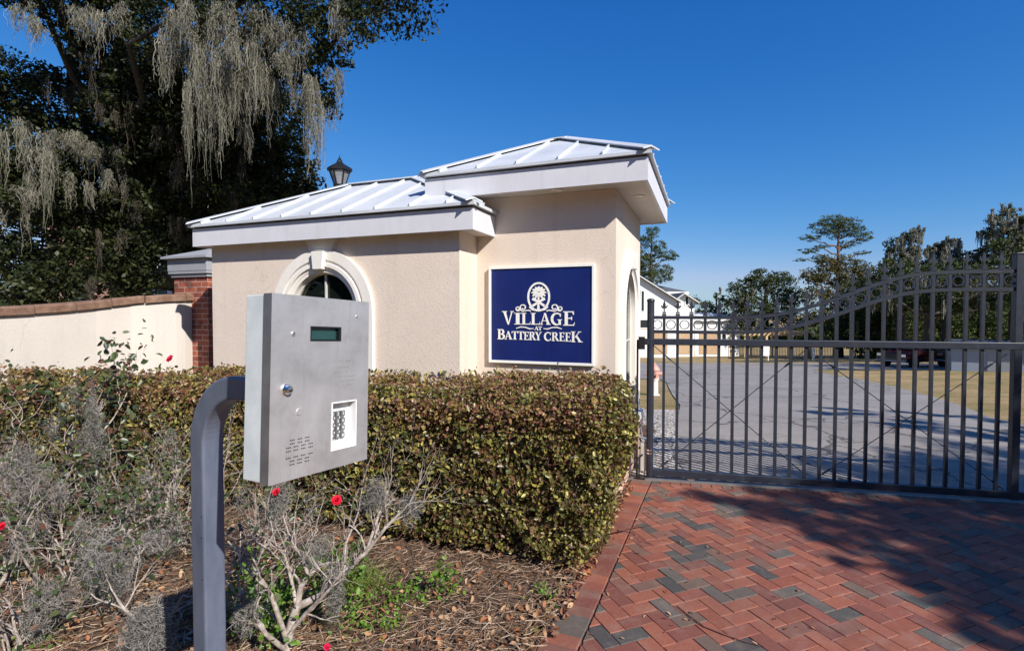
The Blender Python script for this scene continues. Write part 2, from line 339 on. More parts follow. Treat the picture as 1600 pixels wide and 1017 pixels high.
def tag(o, label=None, cat=None, group=None, kind=None):
    if label: o['label'] = label
    if cat: o['category'] = cat
    if group: o['group'] = group
    if kind: o['kind'] = kind
    return o
def empty(name, loc, rz=0.0, label=None, cat=None, group=None):
    o = bpy.data.objects.new(name, None); COL.objects.link(o); o.empty_display_size = 0.1
    o.location = loc; o.rotation_euler = (0, 0, rz)
    return tag(o, label, cat, group)

def unit(v): return v / np.maximum(np.linalg.norm(v, axis=-1, keepdims=True), 1e-9)
def leaves(P, size, nrm=None, bias=0.0, aspect=0.5, fold=0.25, six=False):
    """leaf meshes at points P; size array or scalar; normals biased to nrm. returns verts, quads"""
    n = len(P); size = np.broadcast_to(np.asarray(size, float), (n,)) * rng.uniform(0.65, 1.3, n)
    N = unit(rng.normal(size=(n, 3)))
    if nrm is not None: N = unit(N + np.asarray(nrm) * bias)
    T = unit(np.cross(N, unit(rng.normal(size=(n, 3))))); B = np.cross(N, T)
    L = size[:, None]; W = L * aspect * rng.uniform(0.8, 1.2, (n, 1)); Fo = W * fold
    b = P - T * L * 0.5; t = P + T * L * 0.5
    if six:
        l1 = P - T * L * 0.2 - B * W * 0.5 + N * Fo; l2 = P + T * L * 0.2 - B * W * 0.42 + N * Fo
        r1 = P - T * L * 0.2 + B * W * 0.5 + N * Fo; r2 = P + T * L * 0.2 + B * W * 0.42 + N * Fo
        V = np.stack([b, l1, l2, t, r2, r1], 1).reshape(-1, 3); i = np.arange(n)[:, None] * 6
        Q = np.concatenate([i + np.array([[0, 3, 2, 1]]), i + np.array([[0, 5, 4, 3]])], 0)
    else:
        l = P - B * W * 0.5 + N * Fo; r = P + B * W * 0.5 + N * Fo
        V = np.stack([b, r, t, l], 1).reshape(-1, 3); Q = np.arange(n)[:, None] * 4 + np.array([[0, 1, 2, 3]])
    return V, Q
def merge(parts):
    vs, qs, o = [], [], 0
    for v, q in parts:
        vs.append(v); qs.append(q + o); o += len(v)
    return np.concatenate(vs), np.concatenate(qs)
def ribbons(paths, width):
    """paths (n,m,3), width (n,m): flat ribbons with a random turn"""
    paths = np.asarray(paths, float); n, m, _ = paths.shape
    d = unit(np.gradient(paths, axis=1)); a = unit(rng.normal(size=(n, 1, 3)))
    sd = unit(np.cross(d, np.broadcast_to(a, d.shape))) * (np.asarray(width)[..., None] / 2)
    V = np.stack([paths - sd, paths + sd], 2).reshape(-1, 3)
    i = (np.arange(n)[:, None] * m + np.arange(m - 1)[None]) .reshape(-1, 1) * 2
    return V, i + np.array([[0, 1, 3, 2]])
def beard(p, length, rad, count, w, seg=13):
    """one tapering beard of moss: strands drawn together downwards, with short side curls"""
    th = rng.uniform(0, 2 * np.pi, count); rr = rad * np.sqrt(rng.uniform(0, 1, count))
    st = np.stack([rr * np.cos(th), rr * np.sin(th), rng.normal(0, rad * 0.3, count)], 1)
    ln = length * np.clip(1.05 - (rr / rad) * 0.6 + rng.normal(0, 0.16, count), 0.15, 1.2)
    k = np.linspace(0, 1, seg)
    X = st[:, None, :] * (1 - 0.6 * k[None, :, None] * np.array([1, 1, 0]))
    X = X + np.cumsum(rng.normal(0, 1, (count, seg, 3)) * np.array([1, 1, 0.3]), axis=1) * (0.012 + rad * 0.07)
    X[:, :, 2] -= ln[:, None] * k[None]; X += np.asarray(p)
    V1 = ribbons(X, w * (1.0 - 0.7 * k)[None] * rng.uniform(0.5, 1.3, (count, 1)))
    m = int(count * 7); ii = rng.integers(0, count, m); jj = rng.integers(0, seg - 1, m); q = X[ii, jj]
    dd = unit(rng.normal(size=(m, 3)) * np.array([1, 1, 0.8])) * (rad * 0.3 + 0.02) * rng.uniform(0.3, 1, (m, 1)); kk = np.linspace(0, 1, 3)[None, :, None]
    Y = q[:, None, :] + dd[:, None, :] * kk; Y[:, :, 2] -= (kk[0, :, 0] ** 2)[None] * (0.03 + 0.12 * rad)
    return merge([V1, ribbons(Y, np.full((m, 3), w * 0.55))])
def moss_clump(p, length, rad, count=70, w=0.008, seg=14):
    """a hanging mass of moss: several beards of different length side by side"""
    nb = max(2, int(count / 20)); out = []
    for _ in range(nb):
        a = rng.uniform(0, 2 * np.pi); r = rad * math.sqrt(rng.uniform(0, 1)) * 1.15
        o = np.array([r * math.cos(a), r * math.sin(a), rng.normal(0, 0.3 * rad)])
        out.append(beard(np.asarray(p) + o, length * rng.uniform(0.3, 1.15) * (1 - 0.35 * r / (rad * 1.15)), rad * rng.uniform(0.22, 0.42), max(8, int(count / nb)), w, seg))
    return merge(out)
def ell_points(c, r, n, shell=0.55):
    d = unit(rng.normal(size=(n, 3))); k = (shell ** 3 + (1 - shell ** 3) * rng.uniform(0, 1, n)) ** (1 / 3)
    return np.asarray(c) + d * k[:, None] * np.asarray(r), d
def sub_clumps(c, r, m, rs):
    p, _ = ell_points(c, r, m, 0.35); return [(q, np.asarray(rs) * rng.uniform(0.6, 1.3)) for q in p]
def branch_tree(start, d, length, rad, depth, out, tips, spread=0.6, seg=5, kids=(2, 4), shrink=0.7, gravity=0.0, wob=0.18):
    p = np.array(start, float); d = unit(np.array(d, float)); pts = [p.copy()]; rads = [rad]
    for i in range(seg):
        d = unit(d + rng.normal(0, wob, 3) + np.array([0, 0, gravity])); p = p + d * length / seg
        pts.append(p.copy()); rads.append(rad * (1 - 0.45 * (i + 1) / seg))
    if depth == 0: rads[-1] *= 0.5
    out.append((pts, rads)); tips.append((p.copy(), d.copy(), depth))
    if depth > 0:
        for _ in range(rng.integers(kids[0], kids[1] + 1)):
            j = rng.integers(max(1, seg // 2), seg + 1)
            nd = unit(d + rng.normal(0, spread, 3) + np.array([0, 0, 0.15]))
            branch_tree(pts[j], nd, length * shrink * rng.uniform(0.7, 1.15), rads[j] * 0.66, depth - 1, out, tips, spread, seg, kids, shrink, gravity, wob)
def np_tubes(lst, n=5):
    vs, qs, o = [], [], 0
    for pts, rad in lst:
        pts = np.asarray(pts, float); rad = np.asarray(rad, float); m = len(pts)
        d = unit(np.gradient(pts, axis=0)); ref = np.array([0.31, 0.17, 0.93])
        a = unit(np.cross(d, ref)); b = np.cross(d, a); k = np.arange(n) * 2 * np.pi / n
        V = pts[:, None] + (a[:, None] * np.cos(k)[None, :, None] + b[:, None] * np.sin(k)[None, :, None]) * rad[:, None, None]
        vs.append(V.reshape(-1, 3)); i = np.arange(m - 1)[:, None] * n; kk = np.arange(n)[None]
        q = np.stack([i + kk, i + (kk + 1) % n, i + n + (kk + 1) % n, i + n + kk], -1).reshape(-1, 4); qs.append(q + o); o += m * n
    return np.concatenate(vs), np.concatenate(qs)

exec_parts = []
# ------------------------------------------------------------------ ground, drive, road
def lineX(Y): return 0.351 + (Y - 2.676) * 0.4164                  # joint between the border course and the herringbone
GATE0 = np.array([1.483294, 5.47285]); GD = np.array([0.9773984, -0.21140569]); GN = np.array([0.2114, 0.9774])
def ground_sheet():
    xs = np.concatenate([[-400, -150, -80], np.linspace(-40, 60, 41), [90, 160, 400]]); ys = np.concatenate([[-150, -60, -30], np.arange(-20, 70, 2.0), [80, 110, 180, 400, 900]])
    mb = MB(); nx = len(xs); vs = [(x, y, terr(y) - 0.032) for y in ys for x in xs]
    mb.add(vs, [(j * nx + i, j * nx + i + 1, (j + 1) * nx + i + 1, (j + 1) * nx + i) for j in range(len(ys) - 1) for i in range(nx - 1)])
    tag(mb.build('ground', 'lawn', fixn=False), 'dormant tan and green lawn sloping away behind the gate', kind='structure')
def rows_sheet(name, rows, mat, dz, label, n=1):
    mb = MB(); vs = []
    for Y, a, b, *yy in rows:
        y2 = yy[0] if yy else Y
        vs += [(a, Y, terr(Y) + dz), (b, y2, terr(y2) + dz)]
    mb.add(vs, [(2 * i, 2 * i + 1, 2 * i + 3, 2 * i + 2) for i in range(len(rows) - 1)])
    return tag(mb.build(name, mat, fixn=False), label, kind='structure')
def bumpy_bed():
    xs = np.linspace(-9, 4, 131); ys = np.linspace(-2, 8, 101); P = np.array([[x, y] for y in ys for x in xs])
    def nz(p, s, k): return np.sin(p[:, 0] * s + k) * np.cos(p[:, 1] * s * 1.13 + 2 * k)
    z = 0.012 * nz(P, 3.1, 1) + 0.01 * nz(P, 7.7, 2.2) + 0.006 * nz(P, 17, 0.4) + rng.normal(0, 0.003, len(P))
    d = (0.351 + (P[:, 1] - 2.676) * 0.4164 - 0.26) - P[:, 0]       # distance left of the border
    z = z + np.clip(d * 0.15, -0.0, 0.03) - 0.012
    nx = len(xs); fs = []
    for j in range(len(ys) - 1):
        for i in range(nx - 1):
            q = (j * nx + i, j * nx + i + 1, (j + 1) * nx + i + 1, (j + 1) * nx + i)
            if all(d[k] > -0.02 for k in q): fs.append(q)
    o = np_mesh('mulch_bed', np.column_stack([P, z]), fs, 'mulch', smooth=True)
    tag(o, 'brown mulch planting bed in front of the hedge', kind='structure')

def clip(poly, hp):                                                # keep the side where a*x+b*y<=c
    a, b, c = hp; out = []
    for i in range(len(poly)):
        p, q = poly[i], poly[(i + 1) % len(poly)]; dp = a * p[0] + b * p[1] - c; dq = a * q[0] + b * q[1] - c
        if dp <= 0: out.append(p)
        if dp * dq < 0: k = dp / (dp - dq); out.append((p[0] + (q[0] - p[0]) * k, p[1] + (q[1] - p[1]) * k))
    return out
def area(p): return 0.5 * sum(p[i][0] * p[(i + 1) % len(p)][1] - p[(i + 1) % len(p)][0] * p[i][1] for i in range(len(p)))
def paver(mb, poly, z=0.0):
    if len(poly) < 3 or abs(area(poly)) < 0.0006: return
    if area(poly) < 0: poly = poly[::-1]
    cx = sum(p[0] for p in poly) / len(poly); cy = sum(p[1] for p in poly) / len(poly)
    tx, ty, dz = random.gauss(0, 0.006), random.gauss(0, 0.006), random.gauss(0, 0.0012)
    def ins(p, e):
        dx, dy = p[0] - cx, p[1] - cy; l = math.hypot(dx, dy); k = max(0.0, 1 - e * 1.25 / l); return (cx + dx * k, cy + dy * k)
    n = len(poly); vs = []
    for e, zz in ((0.0016, -0.03), (0.0016, -0.0045), (0.0052, 0.0)):
        for p in poly:
            q = ins(p, e); vs.append((q[0], q[1], z + zz + dz + (q[0] - cx) * tx + (q[1] - cy) * ty))
    fs = [tuple(range(2 * n, 3 * n))]
    for r in (0, 1): fs += [(r * n + k, r * n + (k + 1) % n, (r + 1) * n + (k + 1) % n, (r + 1) * n + k) for k in range(n)]
    mb.add(vs, fs)
def build_drive():
    mb = MB(); th = R(21.5); e1 = np.array([math.cos(th), math.sin(th)]); e2 = np.array([-math.sin(th), math.cos(th)])
    bd = np.array([0.4164, 1]) / math.hypot(0.4164, 1); bn = np.array([-bd[1], bd[0]])             # left normal of the border
    P0 = np.array([0.351, 2.676]); hpB = (bn[0], bn[1], float(bn @ P0) - 0.004)
    gfront = GATE0 - GN * 0.145; hpG = (GN[0], GN[1], float(GN @ gfront) - 0.004)
    W = 0.1; org = np.array([1.332, 3.02])
    for i in range(-70, 90):
        for j in range(-70, 70):
            # 90 degree herringbone on a grid of W
            m = (i - j) % 4
            if m == 0: cells = (i, j, 2, 1)
            elif m == 2: cells = (i, j, 1, 2)
            else: continue
            x, y, w, h = cells
            if m == 2: y = j - 1 + 0
            c = [org + e1 * (x + a * w) * W + e2 * (y + b * h) * W for a, b in ((0, 0), (1, 0), (1, 1), (0, 1))]
            if max(p[1] for p in c) < -0.6 or min(p[0] for p in c) > 8.5 or max(p[0] for p in c) < -1.5 or min(p[1] for p in c) > 6: continue
            poly = clip(clip([tuple(p) for p in c], hpB), hpG)
            paver(mb, poly)
    # border course, bricks laid across
    k = -36
    while k < 29:
        a = P0 + bd * k * 0.102 + bn * 0.006; q = [a, a + bd * 0.101, a + bd * 0.101 + bn * 0.2, a + bn * 0.2]
        paver(mb, clip([tuple(p) for p in q], (GN[0], GN[1], float(GN @ gfront) + 0.1)), 0.004); k += 1
    # course along the gate track
    for k in range(-1, 75):
        a = gfront + GD * (k * 0.102); q = [a, a + GD * 0.101, a + GD * 0.101 + GN * 0.1, a + GN * 0.1]
        paver(mb, clip([tuple(p) for p in q], hpB))
    o = mb.build('driveway', 'paver', fixn=False)
    tag(o, 'red and grey brick driveway laid in herringbone with a border course', kind='structure')
    sb = MB(); pts = [(-1.4, -1.2), (9, -1.2), (9, 3.8)] + [tuple(GATE0 + GD * 7.6 - GN * 0.08), tuple(GATE0 - GD * 0.2 - GN * 0.08)]
    lx = [(lineX(5.6) - 0.21, 5.55), (lineX(-1.2) - 0.21, -1.2)]
    pts = [(lineX(-1.2) - 0.2, -1.2), (9, -1.2), tuple(GATE0 + GD * 7.6 - GN * 0.04), tuple(GATE0 - GD * 0.25 - GN * 0.04)]
    sb.add([(x, y, -0.011) for x, y in pts], [(0, 1, 2, 3)])
    tag(sb.build('driveway_base', 'sand_joint', fixn=False), 'dark sand filling the joints between the driveway bricks', kind='structure')
def build_ground():
    ground_sheet(); bumpy_bed(); build_drive()
    # concrete strip that carries the gate track
    mb = MB(); a = GATE0 - GD * 0.3; b = GATE0 + GD * 8
    q = [a - GN * 0.043, b - GN * 0.043, b + GN * 0.12, a + GN * 0.12]
    mb.add([(x, y, z) for z in (-0.05, -0.002) for x, y in q], [(3, 2, 1, 0), (4, 5, 6, 7), (0, 1, 5, 4), (1, 2, 6, 5), (2, 3, 7, 6), (3, 0, 4, 7)])
    tag(mb.build('gate_threshold', 'threshold'), 'concrete strip darkened for the shadow gap under the sliding gate', kind='structure')
    r0 = GATE0 + GN * 0.13 + GD * 0.45; r1 = GATE0 + GN * 0.13 + GD * 9.5
    rows = [(r0[1], r0[0], r1[0], r1[1]), (6.4, 2.02, 10.4, 5.6), (7.2, 2.35, 8.6), (8, 2.6, 8.25), (9.2, 3.0, 8.6), (10.9, 3.6, 9.6), (13.0, 4.1, 10.6), (15.3, 4.7, 11.6), (17.5, 5.3, 12.4)]
    rows_sheet('road', rows, 'asphalt', -0.012, 'grey asphalt road running away behind the gate')
    rows = [(17.5, 5.3, 12.4), (19, 5.5, 12.9), (19.01, -30, 12.9), (21.7, -30, 13.6), (25.9, -30, 15.2), (26, -30, 70), (34.5, -30, 70)]
    rows_sheet('cross_street', rows, 'asphalt', -0.012, 'grey cross street in front of the far houses')
    rows_sheet('gravel_patch', [(5.6, 1.2, 2.3), (6.4, 1.25, 2.3), (7.2, 1.5, 2.6), (8, 1.7, 2.9), (9.2, 2.1, 3.3), (10.2, 2.5, 3.6)], 'gravel', -0.02, 'pale gravel patch beside the road behind the gate')

# ------------------------------------------------------------------ gatehouse
def arch_path(cx, zs, r, z0, n=20):
    p = [(cx - r, z0)] + [(cx - r * math.cos(math.pi * k / n), zs + r * math.sin(math.pi * k / n)) for k in range(n + 1)] + [(cx + r, z0)]
    return p
def arch_wall(mb, x0, x1, z0, z1, cx, zs, r, sill, fr, n=20):
    """wall face pieces round an arched opening; fr(x, z) gives the 3-D point"""
    def quad(a, b, c, d): mb.add([fr(*a), fr(*b), fr(*c), fr(*d)], [(0, 1, 2, 3)])
    quad((x0, z0), (cx - r, z0), (cx - r, z1), (x0, z1)); quad((cx + r, z0), (x1, z0), (x1, z1), (cx + r, z1))
    quad((cx - r, z0), (cx + r, z0), (cx + r, sill), (cx - r, sill))
    for k in range(n):
        a, b = (cx - r * math.cos(math.pi * k / n), zs + r * math.sin(math.pi * k / n)), (cx - r * math.cos(math.pi * (k + 1) / n), zs + r * math.sin(math.pi * (k + 1) / n))
        quad(a, b, (b[0], z1), (a[0], z1))
def arch_ring(mb, cx, zs, z0, prof, fr, n=24):
    """prof: list of (radius, outward depth) swept round the arch; fr(x, z, out)"""
    m = len(prof); cols = []
    for r, d in prof:
        cols.append([fr(x, z, d) for x, z in arch_path(cx, zs, r, z0, n)])
    L = len(cols[0])
    vs = [cols[j][i] for i in range(L) for j in range(m)]
    mb.add(vs, [(i * m + j, i * m + j + 1, (i + 1) * m + j + 1, (i + 1) * m + j) for i in range(L - 1) for j in range(m - 1)])
def hip_roof(root, s0, s1, t0, t1, ze, zr, sa, sb, tm, gap=0.41, wall_t=None):
    P = lambda s, t, z: Vector((s, t, z))
    e = [P(s0, t0, ze), P(s1, t0, ze), P(s1, t1, ze), P(s0, t1, ze)]; a = P(sa, tm, zr); b = P(sb, tm, zr)
    mb = MB(); dn = Vector((0, 0, -0.028))
    vs = e + [a, b] + [q + dn for q in e]
    mb.add(vs, [(0, 1, 5, 4), (1, 2, 5), (2, 3, 4, 5), (3, 0, 4), (0, 6, 7, 1), (1, 7, 8, 2), (2, 8, 9, 3), (3, 9, 6, 0), (6, 9, 8, 7)])
    def seam(p, q):
        d = q - p
        if d.length < 0.12: return
        mb.bar(p + d.normalized() * 0.004 + Vector((0, 0, 0.012)), p + d * (1 - 0.09 / max(d.length, 0.2)) + Vector((0, 0, 0.012)), 0.014, 0.03)
    s = s0 + 0.22
    while s < s1 - 0.1:                                             # front and back faces
        k = min(1, (s - s0) / (sa - s0) if s < sa else 1, (s1 - s) / (s1 - sb) if s > sb else 1)
        for tt in (t0, t1): seam(P(s, tt, ze), P(s, tt + (tm - tt) * k, ze + (zr - ze) * k))
        s += gap
    t = t0 + 0.24
    while t < t1 - 0.1:                                             # end faces
        k = (t - t0) / (tm - t0) if t < tm else (t1 - t) / (t1 - tm)
        for ss, sx in ((s0, sa), (s1, sb)): seam(P(ss, t, ze), P(ss + (sx - ss) * k, t, ze + (zr - ze) * k))
        t += gap
    mb.build('roof_sheet', 'roof_white', root, fixn=True)
    cp = MB(); up = Vector((0, 0, 0.038))
    for p, q in ((e[0], a), (e[1], b), (e[2], b), (e[3], a), (a, b)):
        d = (q - p).normalized(); sd = d.cross(Vector((0, 0, 1))).normalized()
        for sg in (-1, 1):
            o1 = sd * sg * 0.085 + Vector((0, 0, -0.03))
            cp.add([p + up, q + up, q + up + o1, p + up + o1, p + up - Vector((0, 0, 0.012)), q + up - Vector((0, 0, 0.012)), q + up + o1 - Vector((0, 0, 0.012)), p + up + o1 - Vector((0, 0, 0.012))],
                   [(0, 1, 2, 3), (7, 6, 5, 4), (3, 2, 6, 7), (0, 3, 7, 4), (1, 5, 6, 2)])
    cp.build('ridge_cap', 'roof_white', root)
def fascia_ring(root, s0, s1, t0, t1, z0, z1):
    mb = MB(); th = 0.028
    mb.box(s0, s1, t0, t0 + th, z0, z1).box(s0, s1, t1 - th, t1, z0, z1).box(s1 - th, s1, t0 + th, t1 - th, z0, z1).box(s0, s0 + th, t0 + th, t1 - th, z0, z1)
    mb.build('fascia', 'fascia_white', root)
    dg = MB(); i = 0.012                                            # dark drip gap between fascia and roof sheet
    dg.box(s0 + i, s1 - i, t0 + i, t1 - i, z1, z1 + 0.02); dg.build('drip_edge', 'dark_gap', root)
    sf = MB(); sf.box(s0 + th, s1 - th, t0 + th, t1 - th, z0 + 0.012, z0 + 0.04); sf.build('soffit', 'soffit', root)

def build_gatehouse():
    root = empty('gatehouse', (C0[0], C0[1], 0), -A, 'cream stucco gatehouse with white standing seam roofs behind the hedge', 'gatehouse')
    # low wing: front wall with arched window
    tf, HW = -0.41, 2.595
    mb = MB(); wc, ws, wr = -3.17, 1.80, 0.50
    arch_wall(mb, -4.853, -1.475, 0, HW + 0.02, wc, ws, wr, 0.95, lambda x, z: (x, tf, z))
    arch_ring(mb, wc, ws, 0.95, [(wr, 0.0), (wr, 0.16)], lambda x, z, d: (x, tf + d, z))
    mb.add([(-1.475, tf, 0), (-1.475, 0.4, 0), (-1.475, 0.4, HW + 0.02), (-1.475, tf, HW + 0.02)], [(0, 1, 2, 3)])
    mb.add([(-4.853, tf, 0), (-4.853, 1.75, 0), (-4.853, 1.75, HW + 0.02), (-4.853, tf, HW + 0.02)], [(0, 1, 2, 3)])
    mb.add([(-4.853, 1.75, 0), (-1.475, 1.75, 0), (-1.475, 1.75, HW + 0.02), (-4.853, 1.75, HW + 0.02)], [(0, 1, 2, 3)])
    mb.build('wing_wall', 'stucco', root)
    def window(name, cx, zs, r, sill, fr, glassmat='glass'):
        sr = MB()                                                  # moulded surround
        prof = [(r + 0.185, 0.0), (r + 0.185, 0.04), (r + 0.075, 0.04), (r + 0.07, 0.02), (r + 0.045, 0.02), (r + 0.04, 0.045), (r - 0.0, 0.045), (r - 0.005, 0.022), (r - 0.03, 0.022), (r - 0.035, 0.015), (r - 0.065, 0.012), (r - 0.07, -0.07)]
        arch_ring(sr, cx, zs, sill - 0.02, prof, fr)
        o = sr.build('window_surround', 'trim_white', root, smooth=True)
        ks = MB(); b0, b1, h0, h1 = 0.062, 0.082, r - 0.035, r + 0.16    # keystone
        pol = [(cx - b0, zs + h0), (cx + b0, zs + h0), (cx + b1, zs + h1), (cx - b1, zs + h1)]
        vs = [fr(x, z, 0.0) for x, z in pol] + [fr(x, z, 0.085) for x, z in pol]
        ks.add(vs, [(0, 1, 2, 3), (7, 6, 5, 4), (0, 4, 5, 1), (1, 5, 6, 2), (2, 6, 7, 3), (3, 7, 4, 0)]); ks.build('keystone', 'trim_white', root, bevel=0.004)
        w = MB(); n = 24; pts = arch_path(cx, zs, r - 0.06, sill, n)
        w.add([fr(x, z, -0.075) for x, z in pts], [tuple(range(len(pts)))]); g = w.build('window', glassmat, root)
        f = MB()
        def fb(x0, z0, x1, z1, wd=0.02):
            a = Vector(fr(x0, z0, -0.06)); b = Vector(fr(x1, z1, -0.06)); up = Vector(fr(0, 0, 1)) - Vector(fr(0, 0, 0)); f.bar(a, b, wd, 0.02, up)
        fb(cx, sill, cx, zs + r - 0.06); fb(cx - r + 0.06, zs - 0.32, cx + r - 0.06, zs - 0.32)
        arch_ring(f, cx, zs, sill, [(r - 0.05, -0.078), (r - 0.05, -0.05), (r - 0.085, -0.05), (r - 0.085, -0.078)], fr)
        f.build('frame', 'muntin', g)
        sl = MB(); q = [fr(cx - r - 0.2, sill - 0.1, 0), fr(cx + r + 0.2, sill - 0.1, 0), fr(cx + r + 0.2, sill - 0.02, 0), fr(cx - r - 0.2, sill - 0.02, 0)]
        q2 = [fr(cx - r - 0.2, sill - 0.1, 0.09), fr(cx + r + 0.2, sill - 0.1, 0.09), fr(cx + r + 0.2, sill - 0.02, 0.09), fr(cx - r - 0.2, sill - 0.02, 0.09)]
        sl.add(q + q2, [(3, 2, 1, 0), (4, 5, 6, 7), (0, 1, 5, 4), (1, 2, 6, 5), (2, 3, 7, 6), (3, 0, 4, 7)]); sl.build('sill', 'trim_white', g)
    window('front', wc, ws, wr, 0.95, lambda x, z, d: (x, tf - d, z))
    # raised panel over the keystone, up to the soffit
    kp = MB(); kp.prism_y([(wc - 0.15, 2.47), (wc + 0.15, 2.47), (wc + 0.21, HW), (wc - 0.21, HW)], tf - 0.03, tf); kp.build('lintel_block', 'trim_white', root)
    fascia_ring(root, -5.0, -1.265, -0.545, 1.95, 2.585, 2.795)
    # tower
    tb = MB(); HT = 2.985; sc, ss, sr_ = 0.93, 1.78, 0.53
    tb.add([(-1.65, 0, 0), (0, 0, 0), (0, 0, HT), (-1.65, 0, HT)], [(0, 1, 2, 3)])
    tb.add([(-1.65, 1.9, 0), (0, 1.9, 0), (0, 1.9, HT), (-1.65, 1.9, HT)], [(0, 1, 2, 3)])
    tb.add([(-1.65, 0, 0), (-1.65, 1.9, 0), (-1.65, 1.9, HT), (-1.65, 0, HT)], [(0, 1, 2, 3)])
    arch_wall(tb, 0, 1.9, 0, HT, sc, ss, sr_, 0.6, lambda x, z: (0, x, z))
    arch_ring(tb, sc, ss, 0.6, [(sr_, 0.0), (sr_, 0.16)], lambda x, z, d: (-d, x, z))
    tb.build('tower_wall', 'stucco', root)
    window('side', sc, ss, sr_, 0.6, lambda x, z, d: (d, x, z))
    pl = MB(); pl.box(-0.02, 0.045, -0.03, 1.95, 0, 0.42); pl.build('plinth', 'plinth_pink', root)
    fascia_ring(root, -1.95, 0.32, -0.26, 2.17, 2.975, 3.185)
    for x, y in ((0.165, 0.42), (-0.55, -0.13)):
        d = MB(); d.lathe([(0.055, 0.0), (0.06, -0.006), (0.045, -0.012), (0.035, -0.004)], 16, (x, y, 2.986)); d.build('downlight', 'trim_white', root)
    w = empty('wing_roof', (0, 0, 0)); w.parent = root
    hip_roof(w, -5.035, -1.23, -0.585, 1.99, 2.84, 3.485, -3.66, -2.62, 0.70)
    r2 = empty('tower_roof', (0, 0, 0)); r2.parent = root
    hip_roof(r2, -1.985, 0.355, -0.295, 2.205, 3.23, 3.835, -0.92, -0.74, 0.95, gap=0.42)

